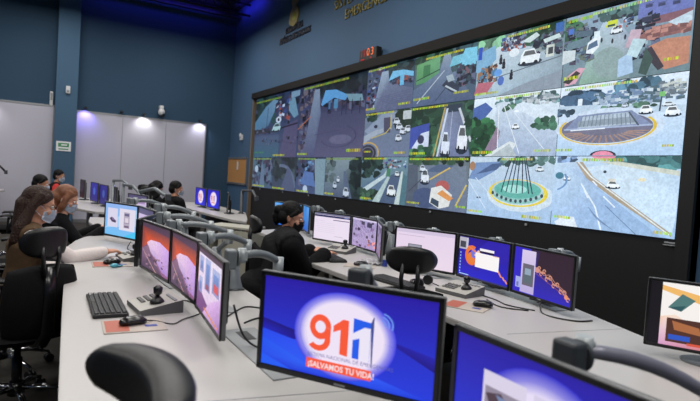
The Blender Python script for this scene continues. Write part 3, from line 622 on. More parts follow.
desk('long pale curved desk in the left foreground under the large 911 monitor',
     [(.10, .25), (.09, 1.7), (.146, 2.77), (.2, 3.7), (.215, 4.2), (.26, 4.8), (.35, 5.2), (.44, 5.45), (.55, 5.62), (.63, 6.2), (.60, 6.9), (.66, 7.45),
      (1.32, 7.45), (1.32, 6.6), (1.28, 5.4), (1.2, 4.4), (1.12, 3.3), (1.1, 2.2), (1.12, .25)],
     [(.8, .6), (.8, 2.2), (.8, 3.6), (.95, 5.4), (1.0, 7.1)], [(1.06, .4), (1.04, 2.2), (1.06, 3.3), (1.14, 4.4), (1.22, 5.4), (1.26, 6.6)],
     [(.80, 1.62, .80, 2.22), (.82, 2.5, .82, 2.98), (.78, 3.1, .76, 3.55)], [(.10, 1.62, 1.1, 1.42)])
desk('long pale desk in the middle of the room carrying the monitors before the video wall',
     [(1.88, .5), (1.89, 1.4), (1.92, 2.3), (1.96, 3.2), (1.955, 3.78), (2.05, 4.3), (2.12, 4.9), (2.3, 5.4), (2.35, 6.1),
      (3.1, 6.45), (3.15, 5.4), (3.1, 4.4), (2.98, 3.2), (2.90, 2.15), (2.78, 1.82), (2.66, 1.5), (2.75, .5)],
     [(2.3, .9), (2.5, 2.3), (2.6, 3.7), (2.8, 5.3)], [(2.66, .6), (2.6, 1.5), (2.72, 1.85), (2.84, 2.2), (2.92, 3.2), (3.04, 4.4), (3.08, 5.4)],
     [(2.72, 2.0, 2.78, 2.8), (2.66, 3.0, 2.62, 3.4)], [(1.98, 1.76, 2.7, 1.62)])
desk('pale desk at the end of the aisle carrying the pair of round-logo monitors',
     [(2.3, 11.2), (2.38, 9.4), (2.42, 8.5), (2.50, 7.5), (2.62, 7.15), (2.80, 7.6), (3.0, 8.2), (3.2, 8.8), (3.2, 11.2)][::-1],
     [(2.75, 8.0), (2.8, 10.6)], [(3.0, 8.5), (3.14, 8.9), (3.14, 11)])
desk('pale far desk in the left row carrying the dark blue monitors',
     [(.50, 11.4), (.56, 9.9), (.58, 8.9), (.80, 8.3), (1.35, 8.2), (1.4, 9.4), (1.4, 11.4)][::-1], [(.95, 8.8), (.95, 10.8)], [(1.3, 8.4), (1.34, 11.2)])
desk('pale desk against the frosted glass at the far left', [(-3.2, 12.6), (-.62, 12.6), (-.45, 13.2), (-.5, 13.7), (-3.2, 13.7)],
     [(-.9, 13.2), (-2.8, 13.2)], [(-3.0, 12.7), (-.62, 12.7)])
t = thing('storage_cabinet', 'low pale cabinet with an open shelf at the far end of the middle desk', 'cabinet', (2.02, 6.95, 0), math.atan2(-.45, .40))
b = nb()
box(b, (.0, .18, .35), (.04, .36, .70)); box(b, (.18, .18, .35), (.03, .36, .70)); box(b, (.62, .18, .35), (.04, .36, .70)); box(b, (.09, .35, .35), (.18, .02, .7))
obj('body', b, 'desk_edge', t)
b = nb(); box(b, (.31, .18, .715), (.68, .40, .03), bev=.004); obj('top', b, 'desk_edge', t)
b = nb(); box(b, (.40, .0, .35), (.40, .02, .66), bev=.004); d_ = obj('door', b, 'desk_edge', t)
b = nb(); box(b, (.24, -.016, .5), (.012, .02, .12), bev=.003); obj('handle', b, 'alu', d_)
b = nb(); box(b, (.09, .18, .33), (.17, .34, .02)); obj('shelf', b, 'desk_edge', t)

# ------------------------------------------------------------------ screens' pictures
def pic911(p, full=True):
    p.rect(0, 0, 100, 100, (40, 62, 225), (44, 30, 165))
    p.poly([(0, 48), (30, 30), (70, 12), (100, 0), (0, 0)], [(40, 70, 240), (50, 84, 245), (50, 92, 250), (36, 60, 225), (38, 96, 250)])
    p.poly([(0, 52), (22, 44), (50, 40), (20, 34), (0, 40)], [(34, 24, 130), (30, 22, 120), (44, 40, 190), (34, 26, 150), (38, 40, 190)])
    p.poly([(60, 64), (100, 30), (100, 44), (78, 52)], [(50, 40, 190), (34, 26, 130), (44, 40, 180), (40, 34, 160)])
    p.poly([(0, 30), (30, 10), (60, 0), (20, 0), (0, 12)], [(40, 90, 245), (50, 100, 250), (40, 60, 230), (36, 60, 220), (40, 80, 240)])
    p.ox = 4.2
    p.glow(46, 48, 29.5, 46, (244, 232, 252), (60, 62, 228), .76)
    for k, rd in enumerate((5.0, 8.2, 11.4)):
        p.ringpath(66.5, 68, rd * .62, rd * 1.1, .9, (112, 150, 245), -18, 78, 12)
    OR, BL = (252, 92, 58), (38, 96, 238)
    p.ringpath(32.6, 54, 6.4, 13.4, 3.3, OR, 0, 360, 36); p.ringpath(31.8, 41, 7.2, 13, 3.4, OR, -140, 20, 20)
    p.poly([(35.6, 54), (39, 54), (38.9, 44), (35.4, 44)], OR)
    p.poly([(44.6, 29), (49.2, 28), (49.2, 66), (46, 66.5), (40.4, 58), (40.4, 51), (44.6, 55)], OR)
    p.poly([(51.8, 28), (61.5, 27), (61.5, 68), (51.8, 70)], BL); p.poly([(61.4, 67), (62.6, 74), (63.2, 74), (63.2, 22), (62.7, 22)], (70, 80, 150))
    p.poly([(55.6, 27), (61.4, 27), (61.4, 62), (58, 62), (51.7, 54), (51.7, 47), (55.6, 50)], (240, 234, 252))
    p.write('SISTEMA NACIONAL DE EMERGENCIAS', 27, 23, 2.75, (100, 100, 170), .0, sx=1.0)
    p.rect(26.5, 10, 64, 20.5, OR); p.write('¡SALVAMOS TU VIDA!', 28.2, 12.5, 4.2, (250, 226, 232), .03, sx=.93)
def pic_docs(p):
    pic911_bg(p)
    p.rect(19, 16, 44, 78, (222, 214, 236)); p.rect(20.5, 22, 42.5, 66, (150, 140, 160)); p.poly([(21, 60), (30, 64), (42, 46), (41, 32), (26, 44)], (84, 66, 78)); p.poly([(27, 62), (38, 60), (41, 48), (34, 46)], (120, 136, 176)); p.rect(35, 30, 42, 36, (190, 60, 70)); p.clutter(21, 22, 42, 34, 20, [(200, 190, 200), (120, 110, 130)], 5, 5)
    p.rect(48, 14, 76, 76, (218, 210, 236)); p.rect(52, 58, 70, 66, (86, 84, 104)); p.rect(52, 26, 72, 54, (190, 190, 214)); p.rect(50, 70, 74, 72, (190, 180, 214))
def pic911_bg(p):
    p.rect(0, 0, 100, 100, (40, 60, 225), (46, 34, 165))
    p.glow(52, 48, 34, 46, (236, 226, 252), (52, 50, 205), .6)
    p.poly([(0, 34), (20, 26), (20, 0), (0, 0)], (36, 70, 235)); p.poly([(0, 36), (18, 34), (24, 26), (0, 28)], (50, 44, 190))
def pic_plan(p):
    p.rect(0, 0, 100, 100, (120, 196, 250), (150, 186, 244)); p.poly([(0, 20), (40, 60), (100, 90), (100, 40)], (176, 216, 252)); p.poly([(0, 0), (60, 0), (100, 24), (100, 0)], (80, 200, 246))
    p.rect(8, 26, 40, 86, (222, 218, 240)); p.rect(46, 20, 94, 88, (230, 224, 240))
    p.poly([(14, 52), (22, 58), (36, 46), (34, 40), (22, 42)], (80, 66, 96)); p.poly([(20, 57), (28, 55), (32, 48), (24, 48)], (140, 120, 160))
    p.rect(60, 28, 78, 78, (186, 176, 196)); p.rect(62, 66, 76, 74, (110, 104, 140)); p.rect(64, 46, 74, 60, (226, 214, 226)); p.rect(62, 30, 76, 36, (120, 104, 130)); p.line([(60, 44), (78, 44)], 1, (120, 110, 140))
def pic_sunset(p):
    p.rect(0, 0, 100, 100, (150, 96, 140), (80, 62, 82)); p.poly([(0, 92), (100, 84), (100, 56), (60, 62), (30, 60), (0, 40)], [(120, 66, 70), (140, 74, 76), (226, 92, 50), (226, 84, 44), (236, 92, 44), (140, 70, 70)])
    p.poly([(20, 58), (34, 66), (66, 68), (96, 58), (100, 50), (100, 4), (76, 8), (50, 30), (26, 44)], [(236, 190, 220), (242, 210, 236), (226, 190, 240), (210, 170, 240), (200, 160, 236), (176, 130, 210), (170, 130, 200), (190, 160, 220), (220, 190, 220)])
    p.poly([(0, 40), (26, 52), (40, 30), (80, 0), (0, 0)], [(120, 92, 130), (150, 110, 140), (110, 84, 120), (90, 66, 90), (84, 62, 90)])
    for k in range(5): p.line([(4 + 10 * k, 40 - 8 * k), (24 + 12 * k, 22 - 8 * k)], 1.6, (206, 160, 150))
    p.clutter(10, 4, 80, 30, 26, [(90, 66, 84), (170, 130, 150), (60, 50, 70)], 8, 5)
def pic_sunset_docs(p):
    pic_sunset(p)
    p.rect(4, 20, 96, 92, (232, 206, 236), (236, 226, 244)); p.poly([(0, 46), (20, 30), (50, 18), (80, 6), (90, 0), (0, 0)], (130, 84, 140)); p.poly([(30, 0), (60, 30), (100, 50), (100, 0)], [(226, 180, 230), (232, 200, 240), (220, 180, 236), (150, 100, 170)]); p.line([(34, 10), (90, 4)], 3, (232, 150, 60))
    for x0, x1, y0, y1 in ((8, 26, 62, 88), (8, 24, 28, 54), (34, 56, 40, 90), (64, 92, 46, 84)): p.rect(x0, y0, x1, y1, (150, 150, 200), (176, 186, 226)); p.rect(x0 + 4, y0 + 5, x1 - 4, y1 - 8, (104, 120, 180), (120, 150, 214))
    p.rect(70, 50, 88, 62, (214, 90, 100)); p.rect(38, 42, 52, 50, (150, 80, 110))
def pic_table(p):
    p.rect(0, 0, 100, 100, (240, 228, 246)); p.rect(0, 94, 100, 100, (120, 120, 150)); p.rect(0, 86, 100, 93, (46, 50, 96)); p.rect(84, 87, 96, 92, (120, 130, 180)); p.rect(54, 76, 98, 79, (110, 100, 130)); p.rect(3, 70, 30, 71, (206, 196, 222)); p.rect(60, 16, 82, 18, (196, 186, 200))
    for k in range(6): p.rect(4, 28 + 7 * k, 60, 28.8 + 7 * k, (216, 206, 230))
def pic_map(p):
    p.rect(0, 0, 100, 100, (184, 160, 208), (170, 160, 206)); random.seed(4)
    for _ in range(60): p.line([(random.uniform(0, 100), random.uniform(0, 100)), (random.uniform(0, 100), random.uniform(0, 100))][:2], .7, random.choice([(206, 190, 226), (140, 116, 166)]))
    p.trees(5, 5, 95, 95, 22, 6, (120, 100, 140)); p.rect(38, 80, 52, 92, (80, 70, 100)); p.rect(62, 74, 82, 90, (70, 64, 92)); p.blob(28, 62, 6, 6, (70, 56, 90)); p.rect(0, 94, 100, 100, (216, 206, 236)); p.trees(70, 10, 96, 30, 8, 5, (206, 130, 130))
def pic_white(p):
    p.rect(0, 0, 100, 100, (240, 222, 240), (234, 216, 240)); p.rect(0, 90, 100, 100, (214, 200, 226)); p.rect(22, 40, 46, 60, (110, 110, 124)); p.rect(24, 50, 44, 58, (160, 160, 176)); p.rect(4, 82, 50, 83.5, (200, 184, 210))
def pic_firefox(p):
    p.rect(0, 0, 100, 100, (44, 40, 205), (44, 28, 150)); p.poly([(0, 30), (40, 20), (100, 60), (100, 100), (60, 100)], (50, 36, 176)); p.rect(0, 68, 18, 98, (190, 186, 200)); p.rect(2, 72, 14, 88, (70, 74, 84)); p.rect(16, 68, 19, 98, (206, 204, 220))
    for k in range(7): p.rect(3, 8 + 8 * k, 5.4, 12 + 8 * k, (150, 190, 236))
    p.ringpath(28, 56, 14, 25, 6, (240, 120, 50), 60, 330, 26); p.blob(27, 50, 8, 14, (236, 130, 60)); p.blob(32, 62, 6, 12, (120, 120, 220)); p.line([(20, 78), (36, 66), (44, 58)], 4, (240, 130, 90)); p.line([(44, 70), (36, 56)], 8, (250, 200, 170))
    for x, y in ((80, 36), (84, 28), (90, 22), (95, 16)): p.line([(x, y), (x + 4, y - 8)], 3, (240, 150, 100))
    p.rect(44, 72, 72, 78, (250, 246, 250)); p.rect(44, 67, 72, 72, (30, 24, 60)); p.rect(36, 30, 82, 66, (254, 250, 250)); p.rect(70, 64, 82, 66, (240, 200, 180)); p.rect(0, 0, 100, 3, (60, 60, 120)); p.rect(4, 4, 24, 6, (180, 220, 250))
def pic_smoke(p):
    p.rect(0, 0, 100, 100, (52, 44, 190), (56, 40, 66)); p.poly([(0, 0), (0, 100), (30, 100), (40, 0)], (56, 44, 200)); p.poly([(40, 60), (100, 20), (100, 100), (46, 100)], (54, 38, 52)); p.poly([(40, 46), (100, 12), (100, 22), (40, 62)], [(52, 44, 180), (50, 36, 110), (54, 38, 60), (54, 38, 60)])
    OR_ = (206, 132, 116)
    pts = [(40, 58), (46, 62), (50, 52), (55, 58), (60, 44), (66, 48), (72, 34), (78, 38), (84, 26), (90, 26), (96, 14)]
    p.line(pts, 1.6, OR_); p.line([(42, 62), (54, 50), (64, 54), (74, 40), (86, 32), (94, 20)], 1.2, (196, 140, 130)); p.line([(40, 50), (52, 44), (60, 38), (74, 30), (88, 20)], .9, (170, 96, 96))
    for x, y in pts: p.ringpath(x, y, 3, 5, 1.2, (226, 160, 136), 0, 300, 12)
    p.blob(93, 18, 3, 5, (236, 150, 110)); p.blob(44, 58, 4, 6, (214, 150, 140))
    p.rect(15, 2, 40, 96, (190, 176, 226), (222, 208, 240)); p.rect(18, 18, 38, 66, (110, 104, 120)); p.rect(21, 24, 35, 44, (96, 110, 120)); p.rect(22, 42, 33, 56, (150, 170, 190)); p.rect(6, 10, 16, 34, (170, 180, 236)); p.rect(8, 12, 12, 22, (120, 120, 200))
def pic_tablet(p):
    pic_collage(p); p.rect(0, 0, 9, 100, (26, 24, 30))
def pic_collage(p):
    p.rect(0, 0, 100, 100, (252, 244, 240), (252, 248, 244)); p.poly([(0, 92), (0, 98), (40, 84), (60, 76), (40, 70)], (246, 190, 110)); p.poly([(0, 40), (20, 50), (40, 30), (60, 0), (0, 0)], [(250, 200, 170), (252, 230, 210), (250, 190, 150), (220, 110, 70), (220, 170, 220)])
    p.poly([(14, 60), (24, 56), (34, 76), (24, 84)], (84, 124, 124)); p.poly([(14, 60), (24, 56), (27, 66)], (50, 90, 96)); p.rect(40, 44, 58, 66, (40, 70, 190)); p.rect(58, 46, 80, 68, (110, 170, 236)); p.rect(42, 54, 56, 57, (120, 170, 236)); p.rect(14, 6, 42, 44, (84, 52, 44)); p.rect(16, 10, 32, 18, (50, 90, 200)); p.poly([(18, 40), (38, 34), (40, 22), (20, 26)], (176, 110, 70)); p.rect(46, 26, 60, 42, (214, 140, 110)); p.poly([(47, 30), (58, 28), (59, 36), (50, 40)], (90, 120, 170))
    p.rect(66, 10, 100, 40, (224, 214, 220)); p.blob(70, 18, 5, 12, (60, 50, 90)); p.line([(4, 10), (8, 32)], 2, (230, 110, 110)); p.rect(30, 4, 70, 8, (220, 90, 70))
def pic_bluesky(p):
    p.rect(0, 0, 100, 100, (40, 110, 226), (110, 180, 250)); p.poly([(0, 30), (40, 40), (60, 100), (20, 100)], (70, 150, 240)); p.trees(0, 20, 30, 34, 12, 6, (30, 50, 90))
def pic_blue(p):
    p.rect(0, 0, 100, 100, (34, 30, 120), (40, 40, 150)); p.blob(50, 55, 16, 22, (70, 100, 190))
def pic_round(p):
    p.rect(0, 0, 100, 100, (34, 40, 220), (40, 30, 190)); p.glow(52, 50, 30, 44, (246, 226, 240), (60, 60, 230), .82)
    p.write('9', 32, 38, 22, (220, 90, 80), .05); p.write('1', 46, 38, 22, (220, 90, 80), .05); p.write('1', 56, 38, 22, (110, 80, 170), .05); p.rect(38, 26, 66, 31, (220, 110, 100))
def pic_form(p):
    p.rect(0, 0, 100, 100, (206, 190, 226)); p.rect(0, 84, 100, 100, (90, 84, 120)); p.rect(40, 66, 90, 80, (170, 140, 190)); p.rect(4, 20, 36, 70, (232, 214, 240))
def pic_dark(p):
    p.rect(0, 0, 100, 100, (26, 24, 34), (34, 32, 44)); p.rect(10, 30, 60, 70, (50, 46, 66))

# ------------------------------------------------------------------ monitors and arms
def monitor(Lp, Rp, zt, h, pic, label, bz=.014, dim=1, stand=False, group=None, m='scr', rail='bezelside'):
    L, Rg = Vector((*Lp, 0)), Vector((*Rp, 0)); w = (Rg - L).length; a = math.atan2(Rg.y - L.y, Rg.x - L.x)
    c = (L + Rg) / 2; zb = zt - h
    t = thing('monitor', label, 'monitor', (c.x, c.y, DZ if stand else zb), a, group)
    o = (zb - DZ) if stand else 0
    b = nb(); box(b, (0, .011, o + h / 2), (w, .018, h), bev=.005); obj('casing', b, rail, t)
    b = nb()
    for s in (-1, 1): box(b, (s * (w / 2 - bz / 2 - .001), -.001, o + h / 2), (bz, .008, h - .003), bev=.002)
    box(b, (0, -.001, o + h - bz / 2 - .001), (w - .004, .008, bz), bev=.002); box(b, (0, -.001, o + bz * .6), (w - .004, .008, bz * 1.2), bev=.002)
    obj('bezel', b, 'bezel', t)
    b = nb(); box(b, (0, .031, o + h / 2), (w * .74, .024, h * .72), bev=.009); bk = obj('back_cover', b, 'black', t)
    for k in range(6):
        v = nb(); box(v, (0, .0437, o + h * .72 - k * .012), (w * .4, .002, .004)); 
        if k == 0: vv = v
        else: merge(vv, v)
    obj('vent', vv, 'bezel', bk)
    b = nb(); box(b, (0, -.0055, o + .008), (.035, .001, .005)); obj('badge', b, 'tray', t)
    p = Pic(w - 2 * bz, h - 2.2 * bz, dim, .00003); pic(p)
    p.build('screen', t, m, None, (-(w / 2 - bz), -.0002, o + bz * 1.2))
    if stand:
        b = nb(); tube(b, [(0, .055, .004), (0, .06, o + h * .5)], [.03, .022], 12, flat=.5, up=(0, 1, 0)); box(b, (0, .05, o + h * .5), (.08, .03, .08), bev=.005); obj('stand_neck', b, 'bezel', t)
        b = nb(); prism(b, [(.12 * math.cos(q), .04 + .085 * math.sin(q)) for q in [2 * PI * k / 24 for k in range(24)]], 0, .012, bev=.003); obj('stand_base', b, 'armdark' if stand != 2 else 'armgrey', t)
    t['w'] = w
    return t, c, a, zb
def arm(mon, elbow, base, label, zk=None, lav=False, group=None, drop=.07):
    """articulated arm of a monitor: clamp pole on the desk, two arms, tilt head behind the screen"""
    t0, c, a, zb = mon
    back = Vector((-math.sin(a), math.cos(a), 0)); zt = zb + .32
    zk = zk or zt
    hd = c + back * .053; k = c + back * .135
    ox, oy = base
    T = (Matrix.Translation((c.x, c.y, zb)) @ rz(a)).inverted()
    def done(b, n, m, par, lab=None): b.transform(T); return obj(n, b, m, par, label=lab)
    e = Vector((elbow[0], elbow[1], zk - drop)); k3 = k + Vector((0, 0, zk - .02))
    pts = [k3 + (e - k3) * (i / 8) + Vector((0, 0, .022 * math.sin(PI * i / 8))) for i in range(9)]
    b = nb(); tube(b, pts, [.017, .018, .019, .020, .020, .020, .019, .018, .016], 10, flat=.9, up=(0, 0, 1)); t = done(b, 'monitor_arm', 'armlav' if lav else 'armgrey', t0, label)
    b = nb(); box(b, (hd.x, hd.y, zk - .09), (.11, .014, .11), (0, 0, a), bev=.003); done(b, 'mounting_plate', 'armdark', t)
    b = nb(); box(b, hd + back * .033 + Vector((0, 0, zk - .035)), (.062, .045, .085), (0, 0, a), bev=.008); tube(b, [hd + back * .06 + Vector((0, 0, zk - .03)), hd + back * .070 + Vector((0, 0, zk - .03))], .036, 18); done(b, 'tilt_head', 'armdark' if lav else 'armgrey', t)
    b = nb(); box(b, k + Vector((0, 0, zk - .02)), (.034, .045, .045), (0, 0, a), bev=.006); tube(b, [k + Vector((0, 0, zk - .05)), k + Vector((0, 0, zk + .012))], .019, 14); done(b, 'swivel_knuckle', 'armlight', t)
    b = nb(); tube(b, [e + Vector((0, 0, .02)), e - Vector((0, 0, .07))], .025, 14); done(b, 'elbow_joint', 'armlight', t)
    pz = .17
    q = Vector((ox, oy, DZ + pz)); e2 = e - Vector((0, 0, .05))
    pts = [e2 + (q - e2) * (i / 5) for i in range(6)]
    b = nb(); tube(b, pts, .020, 10, flat=.8, up=(0, 0, 1)); done(b, 'lower_arm', 'armgrey', t)
    b = nb(); tube(b, [(ox, oy, DZ + .001), (ox, oy, DZ + .02), (ox, oy, DZ + .05), (ox, oy, DZ + pz + .02)], [.065, .06, .05, .03], 16); done(b, 'pole', 'armgrey', t)
    b = nb(); box(b, (ox, oy, DZ + .007), (.12, .12, .012), bev=.003); done(b, 'desk_clamp', 'armdark', t)
    return t

m911 = monitor((.628, 1.55), (.955, 1.065), 1.143, .308, pic911, 'large foreground monitor showing the red and blue 911 logo', bz=.015)
mLR = monitor((.935, 1.0), (.93, .46), 1.095, .322, pic_docs, 'foreground monitor at the bottom right showing two document windows over blue', bz=.015)
mA1 = monitor((.615, 3.545), (.675, 3.005), 1.105, .305, pic_sunset, 'monitor with the orange sunset picture, left one of the three beside the grey joystick panel', m='scr_pic')
mA2 = monitor((.677, 2.995), (.69, 2.505), 1.105, .305, pic_sunset, 'middle one of the three angled monitors, with the narrower-looking sunset picture', m='scr_pic')
mA3 = monitor((.688, 2.49), (.637, 1.945), 1.10, .305, pic_sunset_docs, 'nearest of the three angled monitors, showing small pictures in pale windows', m='scr_pic')
mS1 = monitor((.59, 5.3), (.80, 4.83), 1.10, .31, pic_plan, 'monitor with pale blue picture windows beside the masked woman in the brown vest')
mS2 = monitor((.80, 4.82), (.835, 4.33), 1.10, .31, pic_form, 'monitor seen almost edge-on behind the one with pale blue windows')
mS3 = monitor((.815, 4.13), (.60, 3.67), 1.095, .315, pic_dark, 'monitor turned away, seen from behind, left of the sunset pictures', rail='bezel')
mB1 = monitor((2.49, 3.42), (2.68, 2.915), 1.10, .31, pic_white, 'monitor with a nearly blank white window behind the black headrest')
mB2 = monitor((2.682, 2.9), (2.655, 2.375), 1.10, .31, pic_firefox, 'monitor with an orange swirl and a white dialog on blue')
mB3 = monitor((2.662, 2.365), (2.595, 1.86), 1.10, .31, pic_smoke, 'right monitor of the middle desk with an orange smoke trail on dark purple')
mR1 = monitor((2.36, 1.325), (2.615, .865), 1.095, .30, pic_tablet, 'monitor cut by the right edge of the picture, showing bright collage pictures', bz=.012, stand=2)
# wide black band at the left of that screen
mC1 = monitor((2.555, 4.97), (2.72, 4.48), 1.09, .30, pic_table, 'monitor with a white table page in front of the woman in black')
mC2 = monitor((2.74, 4.49), (2.712, 4.0), 1.085, .30, pic_map, 'monitor with a pale purple map right of the white table page', m='scr_pic')
mC3 = monitor((2.70, 3.98), (2.46, 3.56), 1.085, .30, pic_map, 'purple monitor seen almost edge-on between the map and the blank white window', dim=.6)
mD1 = monitor((2.70, 6.38), (2.87, 5.9), 1.10, .31, pic_bluesky, 'bright blue monitor behind the head of the woman in black')
mD2 = monitor((2.875, 5.88), (2.73, 5.42), 1.10, .31, pic_bluesky, 'narrow blue monitor just right of the head of the woman in black', dim=.7)
mG1 = monitor((2.675, 10.1), (2.70, 9.52), 1.11, .33, pic_round, 'left one of the two distant blue monitors with a round white logo', stand=True)
mG2 = monitor((2.71, 9.46), (2.75, 8.86), 1.11, .33, pic_round, 'right one of the two distant blue monitors with a round white logo', stand=True)
mG3 = monitor((2.85, 8.75), (2.72, 8.35), 1.10, .33, pic_dark, 'dark distant monitor turned aside, right of the pair with round logos', stand=True)
mN = monitor((1.03, 6.98), (1.17, 6.5), 1.10, .31, pic_form, 'distant monitor with a pale purple page above the picture windows monitor', stand=True)
mF1 = monitor((.90, 10.25), (.965, 9.7), 1.11, .33, pic_blue, 'left one of the two distant dark blue monitors', stand=True)
mF2 = monitor((.985, 9.65), (1.04, 9.1), 1.10, .33, pic_blue, 'right one of the two distant dark blue monitors', dim=.8, stand=True)
mF3 = monitor((1.12, 9.0), (1.10, 8.55), 1.10, .33, pic_dark, 'distant dark monitor right of the two dark blue ones', stand=True)
mF4 = monitor((.80, 11.1), (.84, 10.7), 1.12, .33, pic_dark, 'distant dark monitor left of the two dark blue ones', stand=True)
mK1 = monitor((-1.5, 13.1), (-1.0, 13.1), 1.15, .33, pic_dark, 'monitor on the desk against the frosted glass at the far left', stand=True)

LG = 'monitor arms behind the left row of monitors'
arm(m911, (1.10, 1.50), (1.05, 1.62), 'grey monitor arm reaching up behind the large 911 monitor', 1.165, True, drop=.26)
arm(mLR, (1.42, .62), (1.02, .5), 'curved grey monitor arm over the bottom right monitor', 1.115, True, drop=.14)
arm(mA3, (1.02, 2.32), (1.02, 2.05), 'silver monitor arm between the nearest angled monitor and the 911 monitor', 1.10)
arm(mA2, (1.07, 2.88), (1.04, 3.02), 'grey monitor arm behind the middle of the three angled monitors', 1.11)
arm(mA1, (1.10, 3.30), (1.06, 3.42), 'grey monitor arm behind the left of the three angled monitors', 1.12)
arm(mS3, (1.14, 3.86), (1.12, 4.0), 'grey monitor arm behind the turned-away monitor', 1.12)
arm(mS2, (1.20, 4.58), (1.16, 4.7), 'grey monitor arm behind the edge-on monitor of the left row', 1.13)
arm(mS1, (1.10, 5.25), (1.18, 5.4), 'grey monitor arm behind the monitor with pale blue windows', 1.14)
LB = 'monitor arms behind the middle row of monitors'
arm(mB1, (2.90, 3.35), (2.86, 3.2), 'grey monitor arm behind the blank white monitor', 1.095, group=LB)
arm(mB2, (2.98, 2.75), (2.84, 2.62), 'grey monitor arm behind the monitor with the orange swirl', 1.095, group=LB)
arm(mB3, (2.96, 2.12), (2.80, 2.22), 'grey monitor arm with its elbow showing right of the smoke trail monitor', 1.095, group=LB)
arm(mC1, (2.92, 4.95), (2.95, 5.1), 'grey monitor arm behind the white table page monitor', 1.105, group=LB)
arm(mC2, (3.0, 4.3), (2.98, 4.15), 'grey monitor arm behind the purple map monitor', 1.095, group=LB)
arm(mC3, (2.90, 3.85), (2.92, 3.95), 'grey monitor arm behind the edge-on purple monitor', 1.095, group=LB)
arm(mD1, (3.0, 6.25), (3.0, 6.1), 'grey monitor arm behind the bright blue monitor', 1.095, group=LB)
arm(mD2, (3.02, 5.6), (3.0, 5.5), 'grey monitor arm behind the narrow blue monitor', 1.095, group=LB)
# arms standing empty on far desks
def lamp_arm(p, pts, label, m='armgrey'):
    t = thing('articulated_stand', label, 'stand', (p[0], p[1], DZ))
    b = nb(); tube(b, [(0, 0, .001), (0, 0, .02), (0, 0, pts[0][2])], [.06, .03, .025], 12); obj('pole', b, m, t)
    b = nb(); tube(b, pts, .022, 10); obj('upper_arm', b, m, t)
    b = nb(); box(b, pts[-1], (.06, .06, .08), bev=.01); obj('tilt_head', b, 'armdark', t)
    return t
lamp_arm((1.25, 10.2), [(0, 0, .4), (.1, -.4, .42), (.15, -.9, .33)], 'long empty arm over the distant blue monitors')
lamp_arm((1.25, 9.0), [(0, 0, .38), (.08, -.4, .38), (.12, -.8, .28)], 'empty arm over the desk end right of the distant blue monitors')
lamp_arm((3.05, 8.6), [(0, 0, .38), (.05, -.35, .40), (-.05, -.8, .30)], 'dark empty arm standing right of the round-logo monitors', 'armdark')
lamp_arm((-.8, 13.2), [(0, 0, .3), (.05, -.1, .48), (.25, -.1, .5), (.36, -.1, .38)], 'dark empty arm on the desk at the far left', 'black')
lamp_arm((1.2, 7.2), [(0, 0, .36), (.12, -.3, .42), (.2, -.7, .34)], 'empty arm behind the pale purple page monitor')
